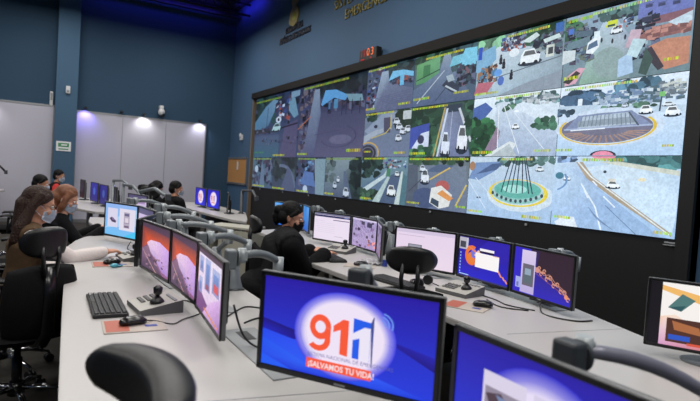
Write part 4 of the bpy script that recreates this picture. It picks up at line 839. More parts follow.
#@@PART4
# ------------------------------------------------------------------ office chairs
def make_chair(label, loc, rotz, back_h=.86, head_z=1.02, recline=.06, grp=None, hw=.145, hh=.078, hth=.055):
    """faces +X; five-star base, gas lift, seat, curved back, headrest on a stalk, two armrests"""
    t = thing('office_chair', label, 'chair', loc, rotz, grp)
    b = nb(); tube(b, [(0, 0, .085), (0, 0, .16)], [.045, .035], 14); obj('base_hub', b, 'shell', t)
    for k in range(5):
        a = 2 * PI * k / 5 + .3; c, s = math.cos(a), math.sin(a)
        b = nb(); tube(b, [(.03 * c, .03 * s, .125), (.16 * c, .16 * s, .115), (.30 * c, .30 * s, .075)], [.024, .02, .013], 8, flat=.7, up=(0, 0, 1)); l = obj('base_leg', b, 'chrome', t)
        b = nb()
        for q in (-.014, .014): tube(b, [(.30 * c - s * (q - .009), .30 * s + c * (q - .009), .03), (.30 * c - s * (q + .009), .30 * s + c * (q + .009), .03)], .029, 14)
        tube(b, [(.30 * c, .30 * s, .03), (.30 * c, .30 * s, .075)], .010, 8); obj('caster', b, 'black', l)
    b = nb(); tube(b, [(0, 0, .14), (0, 0, .30), (0, 0, .302), (0, 0, .40)], [.027, .027, .018, .018], 14); box(b, (0, 0, .405), (.24, .18, .035), bev=.01); obj('gas_lift', b, 'black', t)
    b = nb()
    n = 12
    for (z0, r0_, r1_) in ((.455, 0, 0),):
        gr = [[None] * (n + 1) for _ in range(n + 1)]
        top, bot = [], []
        for side in (1, -1):
            g = []
            for i in range(n + 1):
                row = []
                for j in range(n + 1):
                    u, v = -1 + 2 * i / n, -1 + 2 * j / n
                    x, y = .25 * u * math.sqrt(1 - .28 * v * v), .25 * v * math.sqrt(1 - .28 * u * u)
                    e = 1 - max(abs(u), abs(v)) ** 5
                    z = .455 + side * .032 * e ** .5 + (.012 * (v * v) if side > 0 else 0) - (.03 * max(0, u - .6))
                    row.append(b.verts.new((x, y, z)))
                g.append(row)
            for i in range(n):
                for j in range(n):
                    f = b.faces.new((g[i][j], g[i + 1][j], g[i + 1][j + 1], g[i][j + 1])); f.smooth = True
        bmesh.ops.remove_doubles(b, verts=list(b.verts), dist=1e-4)
    obj('seat', b, 'fabric', t)
    # back: curved panel
    def panel(zc, hw, hh, x0, curve, th, rnd, lean=.0, nn=14, mm=14):
        b = nb(); gs = []
        for side in (0, 1):
            g = []
            for i in range(nn + 1):
                row = []
                for j in range(mm + 1):
                    u, v = -1 + 2 * i / nn, -1 + 2 * j / mm
                    y = hw * u * math.sqrt(1 - rnd * v * v); z = hh * v * math.sqrt(1 - rnd * u * u)
                    e = (1 - max(abs(u), abs(v)) ** 6) ** .5
                    x = x0 + curve * (y / hw) ** 2 - lean * z + (-.03 * math.sin(PI * (v + 1) / 2) if hh > .2 else 0)
                    x += (th / 2 * e) * (1 if side else -1)
                    row.append(b.verts.new((x, y, zc + z)))
                g.append(row)
            for i in range(nn):
                for j in range(mm):
                    f = b.faces.new((g[i][j], g[i + 1][j], g[i + 1][j + 1], g[i][j + 1])); f.smooth = True
        bmesh.ops.remove_doubles(b, verts=list(b.verts), dist=1e-4)
        return b
    obj('backrest', panel(.655, .215, .215, -.23, .05, .045, .25, recline), 'fabric', t)
    b = nb(); tube(b, [(-.06, 0, .42), (-.22, 0, .42), (-.28, 0, .5), (-.285, 0, .7), (-.275, 0, .86)], [.028, .028, .026, .022, .02], 10, flat=1.6, up=(0, 1, 0)); obj('back_spine', b, 'shell', t)
    b = nb()
    for s in (-1, 1): tube(b, [(-.275, s * .03, .80), (-.285, s * .045, .92), (-.275, s * .04, head_z - .02)], .012, 8)
    obj('headrest_stalk', b, 'black', t)
    obj('headrest', panel(head_z, hw, hh, -.265, .06, hth, .45, .1), 'leather', t)
    for s in (-1, 1):
        b = nb(); tube(b, [(-.04, s * .20, .43), (-.04, s * .27, .44), (-.03, s * .285, .52), (-.02, s * .285, .64)], .018, 8, flat=1.5, up=(0, 0, 1)); ar = obj('armrest', b, 'shell', t)
        b = nb(); tube(b, [(-.13, s * .285, .645), (-.10, s * .285, .66), (0, s * .285, .665), (.10, s * .285, .66), (.13, s * .285, .64)], [.03, .042, .045, .042, .03], 12, flat=.4, up=(0, 0, 1)); obj('armrest_pad', b, 'leather', ar)
    return t
ch = make_chair('black office chair holding the woman in the brown vest', (-.13, 4.22, 0), R(0))
make_chair('black office chair turned back to the desk, in front of the brown vest woman', (-.03, 3.54, 0), R(120), hw=.135, hh=.09, head_z=.99)
make_chair('black office chair in the very foreground, only its blurred headrest top showing', (-.045, .98, 0), R(190), hw=.21, hh=.055, hth=.085, head_z=1.03)
dup(ch, (1.84, 4.10, 0), R(-14), 'black office chair holding the woman in black with the black mask')
dup(ch, (1.965, 2.50, 0), R(49), 'empty black office chair whose headrest overlaps the blank white monitor')
dup(ch, (-.06, 5.74, 0), R(6), 'black office chair under the auburn-haired woman')
dup(ch, (-.20, 8.72, 0), R(0), 'black office chair holding the short-haired man in the dark brown top')
dup(ch, (1.72, 10.0, 0), R(100), 'left one of the two empty distant chairs before the frosted glass')
dup(ch, (1.97, 10.85, 0), R(60), 'right one of the two empty distant chairs before the frosted glass')
dup(ch, (1.86, 8.72, 0), R(20), 'black office chair under the masked person in black by the round-logo monitors')

# ------------------------------------------------------------------ things on the desks
def keyboard(loc, rotz, label, lay=0):
    t = thing('keyboard', label, 'keyboard', (*loc, DZ), rotz)
    b = nb(); box(b, (0, 0, .010), (.44, .15, .018), bev=.005); obj('base', b, 'black', t)
    b = nb()
    for r_ in range(6):
        for c in range(20):
            if r_ == 0 and 4 <= c <= 9:
                if c == 4: box(b, (-.205 + 6.5 * .0212, -.058, .022), (.12, .016, .007), bev=.002)
                continue
            box(b, (-.202 + c * .0212, -.058 + r_ * .0225 + (.004 if r_ == 5 else 0), .022), (.0175, .0185, .007), bev=.0018, seg=1)
    obj('keys', b, 'key', t)['kind'] = 'stuff'
    b = nb()
    for k in range(3): box(b, (.135 + k * .025, .074, .0205), (.012, .006, .002))
    box(b, (-.19, -.034, .0262), (.012, .010, .0008)); box(b, (-.165, -.06, .0262), (.012, .010, .0008)); box(b, (-.19, -.058, .0262), (.012, .010, .0008)); obj('key_labels', b, 'keylab', t)
def mouse(loc, rotz, label, z=DZ):
    t = thing('mouse', label, 'mouse', (*loc, z), rotz)
    b = nb()
    prof = [(-.055, .012, .010), (-.045, .026, .022), (-.02, .032, .034), (.01, .031, .036), (.04, .028, .026), (.055, .018, .014)]
    tube(b, [(x, 0, h * .5) for x, w_, h in prof], [w_ for x, w_, h in prof], 16, flat=.55, up=(0, 0, 1)); obj('body', b, 'shell', t)
    b = nb(); tube(b, [(.03, -.004, .029), (.03, .004, .029)], .008, 10); obj('wheel', b, 'tray', t)
    return t
def pad(loc, rotz, label, col2='orange', sx=.25, sy=.20):
    t = thing('mouse_pad', label, 'mouse pad', (*loc, DZ), rotz)
    b = nb(); prism(b, [(-sx / 2, -sy / 2), (sx / 2, -sy / 2), (sx / 2, sy / 2), (-sx / 2, sy / 2)], .0005, .004, bev=.001); obj('mat', b, 'pad', t)
    b = nb(); box(b, (-sx * .28, 0, .0046), (sx * .36, sy * .86, .0008)); obj('printed_panel', b, col2, t)
    b = nb(); box(b, (sx * .26, -sy * .12, .0046), (.05, .03, .0008)); obj('printed_mark', b, 'bluebtn', t)
def joystick(loc, rotz, label, w=.24, d=.20, keysmat='tray'):
    t = thing('joystick_panel', label, 'controller', (*loc, DZ), rotz)
    b = nb()
    vs = [(-w / 2, -d / 2, .001), (w / 2, -d / 2, .001), (w / 2, d / 2, .001), (-w / 2, d / 2, .001), (-w / 2, -d / 2, .025), (w / 2, -d / 2, .025), (w / 2, d / 2, .062), (-w / 2, d / 2, .062)]
    v = [b.verts.new(q) for q in vs]
    for f in ((0, 3, 2, 1), (0, 1, 5, 4), (1, 2, 6, 5), (2, 3, 7, 6), (3, 0, 4, 7)): b.faces.new([v[i] for i in f])
    b.faces.new([v[i] for i in (4, 5, 6, 7)]); o = obj('case', b, ['ctlside', 'ctl'], t)
    for p in o.data.polygons:
        if p.normal.z > .8: p.material_index = 1
    sl = math.atan2(.037, d)
    def top(x, y): return (x, y, .0435 + y * .185)
    for k in range(12):
        b = nb(); x, y, z = top(-w * .38 + (k % 4) * .026, -d * .26 + (k // 4) * .03); box(b, (x, y, z + .003), (.018, .02, .008), (sl, 0, 0), bev=.002, seg=1); obj('button', b, 'ctlside', t)
    for k in range(6):
        b = nb(); x, y, z = top(-w * .10 + k * .024, d * .34); box(b, (x, y, z + .003), (.016, .016, .008), (sl, 0, 0), bev=.002, seg=1); obj('button', b, 'tray', t)
    x, y, z = top(w * .22, -d * .02)
    b = nb(); tube(b, [(x, y, z), (x, y, z + .012), (x, y, z + .03)], [.036, .03, .014], 18); j = obj('joystick', b, 'black', t)
    b = nb(); tube(b, [(x, y, z + .025), (x, y, z + .035), (x, y, z + .045), (x, y, z + .072), (x, y, z + .082)], [.009, .010, .020, .022, .010], 16); obj('knob', b, 'shell', j)
    return t
def cable(label, pts, r_=.003, m='black', grp=None):
    b = nb(); P = [Vector(p) for p in pts]; out = []
    for i in range(len(P) - 1):
        p0, p1, p2, p3 = P[max(i - 1, 0)], P[i], P[i + 1], P[min(i + 2, len(P) - 1)]
        for k in range(6):
            u = k / 6; out.append(.5 * ((2 * p1) + (p2 - p0) * u + (2 * p0 - 5 * p1 + 4 * p2 - p3) * u * u + (-p0 + 3 * p1 - 3 * p2 + p3) * u ** 3))
    out.append(P[-1]); tube(b, out, r_, 6); o = obj('cable', b, m, None); tag(o, label, 'cable', grp); return o
zc = DZ + .004
keyboard((.335, 2.78), R(-91), 'black keyboard on the empty left desk, beside the joystick panel')
joystick((.54, 2.68), R(-85), 'grey joystick control panel on the left desk beside the keyboard')
pad((.405, 2.41), R(-3), 'orange printed mouse pad on the left desk in front of the keyboard')
mouse((.40, 2.42), R(10), 'black mouse on the orange mouse pad on the left desk', DZ + .006)
cable('black mouse cable curling across the left desk towards the monitors', [(.455, 2.43, DZ + .015), (.50, 2.45, zc), (.56, 2.38, zc), (.62, 2.44, zc), (.70, 2.50, zc), (.74, 2.56, zc)], .003)
cable('black cable looping from the joystick panel on the left desk', [(.64, 2.72, zc), (.70, 2.80, zc), (.74, 2.72, zc), (.73, 2.62, zc), (.80, 2.62, zc)], .003)
cable('black cable hanging behind the nearest angled monitor down to the left desk', [(.70, 2.0, .92), (.74, 1.98, .80), (.80, 1.94, zc), (.90, 1.85, zc), (1.0, 1.86, zc)], .0045)
cable('black cable lying across the left desk behind the nearest angled monitor', [(.80, 2.40, zc), (.90, 2.52, zc), (.98, 2.58, zc), (1.06, 2.50, zc)], .004)
cable('upper black cable on the left desk next to the 911 monitor', [(.86, 2.30, zc), (.96, 2.36, zc), (1.05, 2.28, zc)], .004)
joystick((.67, 4.15), R(-85), 'grey joystick control panel in front of the woman in the brown vest', .24, .20)
pad((.50, 3.95), R(-3), 'orange printed mouse pad by the elbow of the woman in the brown vest')
mouse((.50, 3.96), R(15), 'black mouse by the forearm of the woman in the brown vest', DZ + .006)
o = nb(); box(o, (0, 0, .004), (.15, .10, .006), bev=.001); o = obj('paper_slip', o, 'paper', None, (.60, 4.22, DZ + .002), .3); tag(o, 'white paper slip under the hand of the woman in the brown vest', 'paper')
b = nb(); ell(b, (0, 0, .014), (.028, .018, .014)); tube(b, [(.02, 0, .008), (.06, .005, .008)], .006, 8); o = obj('bottle_cap', b, 'cyan', None, (.50, 3.83, DZ + .0005), .4); tag(o, 'small turquoise cap beside the mouse pad of the woman in the brown vest', 'cap')
cable('thin cable below the pale blue windows monitor', [(.74, 4.75, .80), (.70, 4.65, DZ + .004), (.74, 4.5, DZ + .004), (.72, 4.34, DZ + .004)], .004)
# middle desk
joystick((2.40, 2.55), R(-80), 'joystick control panel on the middle desk before the orange swirl monitor')
pad((2.19, 2.26), R(-62), 'orange printed mouse pad on the middle desk')
mouse((2.27, 2.215), R(-50), 'black mouse on the orange mouse pad on the middle desk', DZ + .006)
keyboard((2.16, 2.93), R(-85), 'black keyboard on the middle desk behind the empty black chair')
cable('black cable running along the middle desk under the orange swirl monitor', [(2.50, 2.55, zc), (2.50, 2.35, zc), (2.46, 2.2, zc), (2.52, 2.05, zc)], .004)
cable('black cable looping on the middle desk under the smoke trail monitor', [(2.56, 2.05, .80), (2.52, 2.0, zc), (2.50, 1.90, zc), (2.56, 1.80, zc), (2.66, 1.78, zc)], .005)
cable('thin black cable joining the two cable loops on the middle desk', [(2.44, 2.35, zc), (2.38, 2.18, zc), (2.48, 2.06, zc)], .004)
t = thing('headset', 'black headset lying on the middle desk beside the joystick panel', 'headset', (2.30, 2.80, DZ), R(30))
b = nb(); tube(b, [(.085 * math.cos(q), .085 * math.sin(q), .03) for q in [PI * k / 10 for k in range(11)]], .008, 8); obj('headband', b, 'black', t)
for s in (-1, 1):
    b = nb(); tube(b, [(s * .085 - .012, 0, .034), (s * .085 + .016, 0, .034)], .033, 16); obj('ear_cup', b, 'leather', t)
b = nb(); tube(b, [(.085, -.02, .02), (.05, -.09, .012), (.0, -.12, .012)], .004, 6); obj('microphone', b, 'black', t)
# woman in black's place
keyboard((2.23, 3.98), R(-100), 'black keyboard under the hands of the woman in black')
pad((2.30, 3.60), R(-40), 'mouse pad under the mouse beside the woman in black', 'pad')
mouse((2.30, 3.60), R(-20), 'black mouse to the right of the hands of the woman in black', DZ + .006)
joystick((2.52, 4.32), R(-60), 'joystick control panel below the white table page monitor')
for k, (x, y, a) in enumerate(((2.46, 3.72, .2), (2.50, 3.66, .9), (2.43, 3.63, 1.6))):
    b = nb(); n = 6; g = [[b.verts.new(((i / n - .5) * .13, (j / n - .5) * .10, .002 + .03 * abs(math.sin(i * 1.7 + j * 2.3 + k)))) for j in range(n + 1)] for i in range(n + 1)]
    for i in range(n):
        for j in range(n): b.faces.new((g[i][j], g[i + 1][j], g[i + 1][j + 1], g[i][j + 1]))
    bmesh.ops.solidify(b, geom=list(b.faces), thickness=.0015)
    o = obj('crumpled_wrapper', b, 'paper', None, (x, y, DZ), a); tag(o, ['crumpled white wrapper nearest the black mouse of the woman in black', 'crumpled white wrapper furthest back, below the purple map monitor', 'crumpled white wrapper nearest the edge-on purple monitor'][k], 'paper', 'crumpled wrappers on the middle desk')
b = nb(); prism(b, [(.02 * math.cos(2 * PI * k / 14), .02 * math.sin(2 * PI * k / 14)) for k in range(14)], .0005, .05); o = obj('bottle_cap', b, 'bluebtn', None, (2.50, 3.55, DZ)); tag(o, 'small blue cap beside the crumpled wrappers', 'cap')

# ------------------------------------------------------------------ people
DG = None
def bake(bm, name, voxel, smooth=6, factor=.6):
    me = bpy.data.meshes.new('tmp'); bm.to_mesh(me); bm.free()
    o = bpy.data.objects.new('tmp', me); COL.objects.link(o)
    m = o.modifiers.new('r', 'REMESH'); m.mode = 'VOXEL'; m.voxel_size = voxel; m.use_smooth_shade = True
    if smooth:
        s = o.modifiers.new('s', 'SMOOTH'); s.factor = factor; s.iterations = smooth
    out = bpy.data.meshes.new_from_object(o.evaluated_get(bpy.context.evaluated_depsgraph_get())); out.name = name
    bpy.data.objects.remove(o); bpy.data.meshes.remove(me)
    for p in out.polygons: p.use_smooth = True
    return out
def limb(b, a, c, ra, rb, mid=None, n=7):
    a, c = Vector(a), Vector(c); mid = mid or (ra + rb) / 2
    rs = [ra, (ra + mid) / 2 * 1.03, mid, (mid + rb) / 2, rb]
    tube(b, [a + (c - a) * (i / 4) for i in range(5)], rs, 14)
    ell(b, a, (ra, ra, ra), u=12, v=8); ell(b, c, (rb, rb, rb), u=12, v=8)
def ik(a, c, l1, l2, pole):
    a, c = Vector(a), Vector(c); d = c - a; L = min(d.length, (l1 + l2) * .995); dn = d.normalized(); c = a + dn * L
    x = (l1 * l1 - l2 * l2 + L * L) / (2 * L); h = math.sqrt(max(l1 * l1 - x * x, 0))
    p = Vector(pole); p = (p - dn * p.dot(dn)).normalized()
    return a + dn * x + p * h, c
def hand(b, w, d, up, side, curl=.5):
    """palm, four unequal fingers and a thumb. d: along the hand, up: back of the hand, side: +1 thumb on left of d"""
    w, d, up = Vector(w), Vector(d).normalized(), Vector(up); up = (up - d * up.dot(d)).normalized(); s = up.cross(d) * side
    pc = w + d * .048
    rot = Matrix((d, up.cross(d), up)).transposed().to_4x4()
    ell(b, pc, (.052, .040, .016), rot, u=16, v=10); box(b, pc + d * .006, (.070, .070, .022), rot, bev=.009)
    for k, (o_, ln) in enumerate(((.031, .070), (.0105, .080), (-.0105, .074), (-.031, .058))):
        p = w + d * (.080 - abs(k - 1.3) * .004) + s * o_; q = [p - d * .02, p]; r_ = [.0095, .0092]; ang = .15; cur = p; dd = (d + s * o_ * 2.2).normalized()
        for j, f in enumerate((.42, .32, .26)):
            ang += curl * (.55 if j else .35); v = dd * math.cos(ang) - up * math.sin(ang); cur = cur + v * ln * f; q.append(cur); r_.append((.0088, .0082, .0068)[j])
        tube(b, q, r_, 10); ell(b, q[-1], (.0068,) * 3, u=8, v=6)
    p = w + d * .022 + s * .030; q = [p - s * .012, p, p + d * .026 + s * .018 - up * .006, p + d * .052 + s * .024 - up * .012]
    tube(b, q, [.013, .0125, .0105, .008], 10); ell(b, q[-1], (.008,) * 3, u=8, v=6)
def person(label, loc, rotz, skin='skin', top='jacket', headp=(.10, 0, 1.12), headyaw=0, headpitch=0, rh=None, lh=None, hair='short', hairm='hair_black', mask='mask', vest=None, glasses=False, vox=.008, lower=True, loose=0, elbow_out=.35, scale=1, shoulder_w=.18):
    t = thing('person', label, 'person', loc, rotz)
    hp = Vector(headp); hipz = .56
    hip = Vector((0, 0, hipz)); neck = hp + Vector((-.03, 0, -.115)); chest = hip.lerp(neck, .66) + Vector((-.01, 0, 0)); waist = hip.lerp(neck, .33)
    sz = neck.z - .082; sx = neck.x - .015; sw = shoulder_w
    sh = {s: Vector((sx, s * sw, sz)) for s in (-1, 1)}
    def torso(b, g=0):
        tube(b, [hip + Vector((0, 0, -.08)), hip, waist, chest, Vector((sx, 0, sz - .02)), Vector((sx + .005, 0, sz + .035))], [.135 + g, .165 + g, .145 + g, .165 + g, .135 + g, .06 + g], 20, flat=.68, up=(1, 0, 0))
        for s in (-1, 1): tube(b, [Vector((sx, 0, sz + .02)), sh[s] + Vector((0, -s * .02, .01)), sh[s]], [.06 + g, .055 + g, .052 + g], 12)
        ell(b, hip + Vector((-.03, 0, -.04)), (.13 + g, .17 + g, .10 + g))
    hands = {}
    for s, tg in ((-1, rh), (1, lh)):
        tg = Vector(tg) if tg else Vector((.36, s * .16, .66))
        el, wr = ik(sh[s], tg, .285, .255, (-.25, s * elbow_out, -1)); hands[s] = (el, wr)
    def arms(b, g=0, cut=0):
        for s in (-1, 1):
            el, wr = hands[s]; w2 = wr - (wr - el).normalized() * cut
            limb(b, sh[s], el, .050 + g, .040 + g, .046 + g); limb(b, el, w2, .040 + g, .027 + g * 1.2, .038 + g)
    def legs(b, g=0, cut=0):
        for s in (-1, 1):
            kn = Vector((.43, s * .12, .50)); an = Vector((.40, s * .12, .09 + cut))
            limb(b, hip + Vector((0, s * .09, -.05)), kn, .085 + g, .056 + g, .074 + g); limb(b, kn, an, .056 + g, .038 + g, .054 + g)
    # head frame: +x face
    HM = Matrix.Translation(hp) @ rz(headyaw) @ ry(headpitch)
    def H(x, y, z): return HM @ Vector((x, y, z))
    def HV(x, y, z): return HM @ Vector((x, y, min(z, 0) * .3 + max(z, 0))) + Vector((0, 0, min(z, 0) * .75))
    b = nb(); torso(b); arms(b); legs(b)
    for s in (-1, 1):
        el, wr = hands[s]; d = (wr - el).normalized(); d = Vector((d.x, d.y, d.z * .3)).normalized(); hand(b, wr - d * .01, d, (0, 0, 1), -s, .45)
        tube(b, [(.36, s * .12, .045), (.44, s * .12, .05), (.54, s * .12, .035), (.60, s * .125, .028)], [.035, .042, .04, .025], 12, flat=.8, up=(0, 0, 1))
    tube(b, [neck + Vector((-.012, 0, -.04)), neck, H(-.01, 0, -.06), H(-.005, 0, -.02)], [.062, .054, .052, .05], 14)
    ell(b, H(-.012, 0, .035), (.098, .078, .092), HM.to_3x3().to_4x4()); ell(b, H(.022, 0, -.035), (.072, .062, .078), HM.to_3x3().to_4x4())
    ell(b, H(.045, 0, -.082), (.040, .036, .028), HM.to_3x3().to_4x4(), u=12, v=8)
    tube(b, [H(.082, 0, .02), H(.096, 0, -.005), H(.108, 0, -.028), H(.088, 0, -.038)], [.009, .012, .015, .012], 10)
    for s in (-1, 1):
        tube(b, [H(.070, s * .045, .03), H(.084, s * .026, .034), H(.088, s * .010, .03)], [.007, .008, .006], 8)      # brow
        ell(b, H(.062, s * .045, -.025), (.022, .018, .018), u=10, v=6); ell(b, H(-.012, s * .078, -.008), (.018, .009, .032), HM.to_3x3().to_4x4() @ rz(s * .3), u=10, v=8)
    tube(b, [H(.086, -.022, -.060), H(.094, 0, -.058), H(.086, .022, -.060)], [.005, .009, .005], 8); tube(b, [H(.084, -.02, -.070), H(.091, 0, -.071), H(.084, .02, -.070)], [.005, .009, .005], 8)
    obj('body', bake(b, 'body', vox, 2, .5), skin, t)
    for s in (-1, 1):
        b = nb(); ell(b, H(.079, s * .030, .010), (.011, .013, .010), HM.to_3x3().to_4x4(), u=12, v=8); e = obj('eye', b, 'eyew', t)
        b = nb(); ell(b, H(.087, s * .030, .010), (.004, .006, .006), HM.to_3x3().to_4x4(), u=10, v=6); obj('iris', b, 'hair_black', e)
    b = nb()
    if vest:
        torso(b, .022)
        for s in (-1, 1): ell(b, sh[s], (.06, .04, .06))
        obj('vest', bake(b, 'vest', max(vox, .010), 5), vest, t); b = nb(); torso(b, .010); arms(b, .014, .03); obj('shirt', bake(b, 'shirt', max(vox, .010), 4), top, t)
    else:
        torso(b, .018 + loose); arms(b, .018 + loose * .6, .02)
        tube(b, [Vector((sx, 0, sz)), neck + Vector((-.01, 0, .0))], [.09, .072], 14)
        obj('jacket' if top in ('jacket', 'red') else 'sweater', bake(b, 'jacket', max(vox, .010), 5), top, t)
    if lower:
        b = nb(); ell(b, hip + Vector((-.02, 0, -.04)), (.155, .19, .105)); legs(b, .014, .05); obj('trousers', bake(b, 'trousers', .012, 4), 'trouser', t)
        for s in (-1, 1):
            b = nb(); tube(b, [(.35, s * .12, .050), (.42, s * .12, .062), (.50, s * .12, .05), (.60, s * .125, .035), (.63, s * .125, .028)], [.038, .048, .048, .042, .022], 14, flat=.85, up=(0, 0, 1)); tube(b, [(.40, s * .12, .05), (.40, s * .12, .12)], .046, 12); box(b, (.49, s * .12, .012), (.29, .085, .02), bev=.008); obj('shoe', b, 'shoe', t)
    # hair
    b = nb(); H3 = HM.to_3x3().to_4x4()
    ell(b, H(-.020, 0, .056), (.099, .086, .086), H3); ell(b, H(-.052, 0, .0), (.070, .084, .082), H3)
    for s in (-1, 1): tube(b, [H(.045, s * .062, .085), H(.020, s * .080, .040), H(-.01, s * .082, .01)], [.02, .016, .012], 8)
    if hair == 'long':
        for s in (-1, 1):
            tube(b, [HV(.0, s * .068, .09), HV(-.03, s * .086, .02), HV(-.06, s * .090, -.06), HV(-.09, s * .102, -.15), HV(-.11, s * .098, -.24), HV(-.14, s * .06, -.33)], [.028, .028, .034, .046, .044, .015], 12)
        tube(b, [HV(-.06, 0, .10), HV(-.10, 0, .0), HV(-.10, 0, -.10), HV(-.10, 0, -.20), HV(-.10, 0, -.30), HV(-.10, 0, -.34)], [.05, .070, .076, .074, .060, .03], 16, flat=.6, up=(1, 0, 0))
    if hair == 'tied':
        ell(b, HV(-.125, 0, .03), (.045, .045, .045)); tube(b, [HV(-.13, 0, .02), HV(-.14, 0, -.02), HV(-.125, 0, -.07), HV(-.12, 0, -.10)], [.03, .034, .028, .008], 12)
    if hair == 'bob':
        for s in (-1, 1): tube(b, [HV(.03, s * .066, .09), HV(.012, s * .088, .02), HV(-.005, s * .090, -.06), HV(-.03, s * .085, -.12)], [.026, .028, .032, .014], 12)
        tube(b, [HV(-.06, 0, .08), HV(-.10, 0, -.0), HV(-.10, 0, -.10), HV(-.09, 0, -.14)], [.06, .08, .078, .04], 14, flat=.6, up=(1, 0, 0))
    me = bake(b, 'hair', .007, 3, .5); obj('hair', me, hairm, t)
    # mask: pleated cover over nose, mouth and chin
    if mask:
        b = nb(); nn, mm = 16, 12; g = []
        for i in range(nn + 1):
            row = []
            for j in range(mm + 1):
                u, v = -1 + 2 * i / nn, j / mm           # u across, v up
                th = u * 1.25
                z = -.100 + .098 * v * (1 - .25 * u * u) + .02 * u * u * (1 - v)
                rad = .083 + .028 * math.exp(-(th / .42) ** 2) * (.45 + .55 * math.sin(PI * min(v * .95, 1))) - .012 * (1 - v) + .0016 * math.cos(v * 18)
                row.append(b.verts.new(H(.012 + rad * math.cos(th), rad * math.sin(th) * .88, z)))
            g.append(row)
        for i in range(nn):
            for j in range(mm): f = b.faces.new((g[i][j], g[i + 1][j], g[i + 1][j + 1], g[i][j + 1])); f.smooth = True
        bmesh.ops.solidify(b, geom=list(b.faces), thickness=-.003)
        mk = obj('face_mask', b, mask, t)
        for s in (-1, 1):
            b = nb(); tube(b, [H(.042, s * .070, -.012), H(.01, s * .082, .012), H(-.018, s * .086, .005), H(-.02, s * .086, -.022), H(.01, s * .080, -.045), H(.035, s * .070, -.065)], .0014, 6); obj('ear_loop', b, mask, mk)
    if glasses:
        b = nb()
        for s in (-1, 1):
            tube(b, [H(.098, s * (.031 + .024 * math.cos(q)), .010 + .017 * math.sin(q)) for q in [2 * PI * k / 16 for k in range(17)]], .0018, 6)
            tube(b, [H(.096, s * .056, .014), H(.05, s * .078, .016), H(-.02, s * .084, .012)], .0018, 6)
        tube(b, [H(.100, -.007, .014), H(.102, 0, .016), H(.100, .007, .014)], .0018, 6)
        obj('glasses', b, 'shell', t)
    return t
def wl(loc, rot, p):   # a world point in the person's own frame
    return rz(-rot) @ (Vector(p) - Vector(loc))
L1 = (-.03, 4.22, 0)
person('long-haired woman in glasses, pale mask, brown vest and white sleeves at the left desk', L1, R(6), 'skin', 'sleeve', wl(L1, R(6), (.055, 4.22, 1.12)), R(-6), R(12),
       rh=wl(L1, R(6), (.49, 4.22, .80)), lh=wl(L1, R(6), (.30, 4.36, .66)), hair='long', hairm='hair_brown', vest='vest', glasses=True, shoulder_w=.17)
L2 = (.02, 5.72, 0)
person('auburn-haired woman in a black jacket and pale mask, reaching onto the left desk', L2, R(6), 'skin', 'jacket', wl(L2, R(6), (.29, 5.63, 1.08)), R(-20), R(22),
       rh=wl(L2, R(6), (.62, 5.62, .80)), lh=wl(L2, R(6), (.62, 5.95, .79)), hair='bob', hairm='hair_red', shoulder_w=.17)
L3 = (-.06, 8.72, 0)
person('short-haired man in a dark brown top and pale mask at the far left', L3, R(0), 'skin2', 'brownsweater', wl(L3, 0, (.13, 8.70, 1.09)), R(-15), R(8), rh=wl(L3, 0, (.42, 8.5, .70)), lh=wl(L3, 0, (.42, 8.9, .70)), vox=.012, shoulder_w=.20)
L4 = (.22, 12.3, 0)
person('distant person in a red and black jacket with a pale mask before the blue pillar', L4, R(0), 'skin2', 'red', wl(L4, 0, (.49, 12.2, 1.12)), R(-25), R(8), rh=wl(L4, 0, (.62, 12.0, .74)), lh=wl(L4, 0, (.62, 12.4, .74)), vox=.012, vest='jacket', shoulder_w=.19)
L5 = (1.66, 4.05, 0)
person('woman in black with tied hair and black mask typing at the middle desk', L5, R(-14), 'skin', 'jacket', wl(L5, R(-14), (1.90, 4.10, 1.085)), R(-18), R(14),
       rh=wl(L5, R(-14), (2.13, 3.90, .80)), lh=wl(L5, R(-14), (2.12, 4.14, .80)), hair='tied', hairm='hair_black', mask='maskblk', shoulder_w=.225, loose=.034, elbow_out=.12)
L6 = (1.92, 8.75, 0)
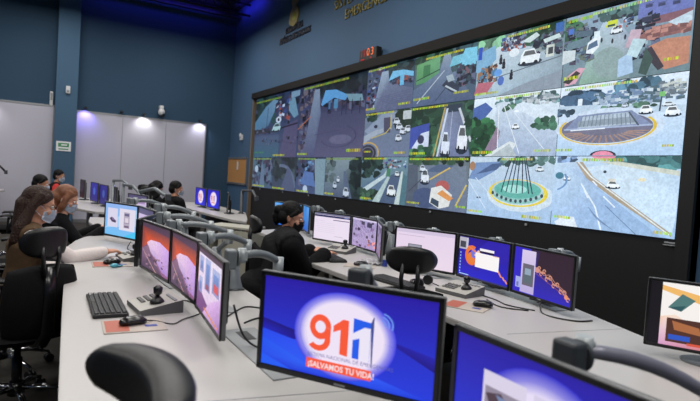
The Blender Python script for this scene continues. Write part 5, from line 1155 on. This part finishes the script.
person('distant person in black with a pale mask beside the round-logo monitors', L6, R(20), 'skin2', 'jacket', (.10, 0, 1.10), R(-30), R(5), vox=.012, shoulder_w=.20)
L7 = (1.58, 9.3, 0)
person('distant woman with long black hair leaning forward before the frosted glass', L7, R(20), 'skin', 'jacket', (.26, 0, 1.07), R(-10), R(30), hair='long', mask=None, vox=.012, shoulder_w=.17)
#@@PART5
# ------------------------------------------------------------------ light
def area(n, loc, size, pw, col=(1, 1, 1), rot=(0, 0, 0), sy=None):
    l = bpy.data.lights.new(n, 'AREA'); l.energy = pw; l.color = col; l.size = size
    if sy: l.shape = 'RECTANGLE'; l.size_y = sy
    o = bpy.data.objects.new(n, l); COL.objects.link(o); o.location = loc; o.rotation_euler = rot
def spot(n, loc, pw, col, ang=100, rot=(0, 0, 0), size=.03):
    l = bpy.data.lights.new(n, 'SPOT'); l.energy = pw; l.color = col; l.spot_size = R(ang); l.spot_blend = .9; l.shadow_soft_size = size
    o = bpy.data.objects.new(n, l); COL.objects.link(o); o.location = loc; o.rotation_euler = rot
for x in (-3.0, .6, 2.6):
    for y in (-1.0, 2.5, 6.0, 9.5):
        area('ceiling_panel_light', (x, y, 4.9), 1.2, 60, (1, .97, .93))
for x in (-3.0, .3, 3.0):
    area('back_fill_light', (x, 12.3, 4.9), 1.2, 44, (1, .97, .95))  # added fill, no known fixtures: brightens back wall and frosted glass
for x, c, pw in ((1.05, (.25, .2, 1), 22), (2.36, (1, .98, .95), 16), (3.75, (.85, .85, 1), 14), (-.9, (1, .96, .98), 14)):
    spot('wall_downlight_beam', (x, 14.0, 2.70), pw, c, 120, (R(18), 0, 0), .02)
area('blue_led_strip_light', (2.5, 13.7, 5.55), 3.0, 6, (.06, .04, 1), (R(95), 0, 0), .06)
area('blue_led_strip_light', (4.35, 12.9, 5.6), .06, 4, (.06, .04, 1), (0, R(-95), 0), 1.6)
w = bpy.data.worlds.new('world'); SC.world = w; w.use_nodes = True
w.node_tree.nodes['Background'].inputs[0].default_value = (.5, .55, .65, 1); w.node_tree.nodes['Background'].inputs[1].default_value = .05
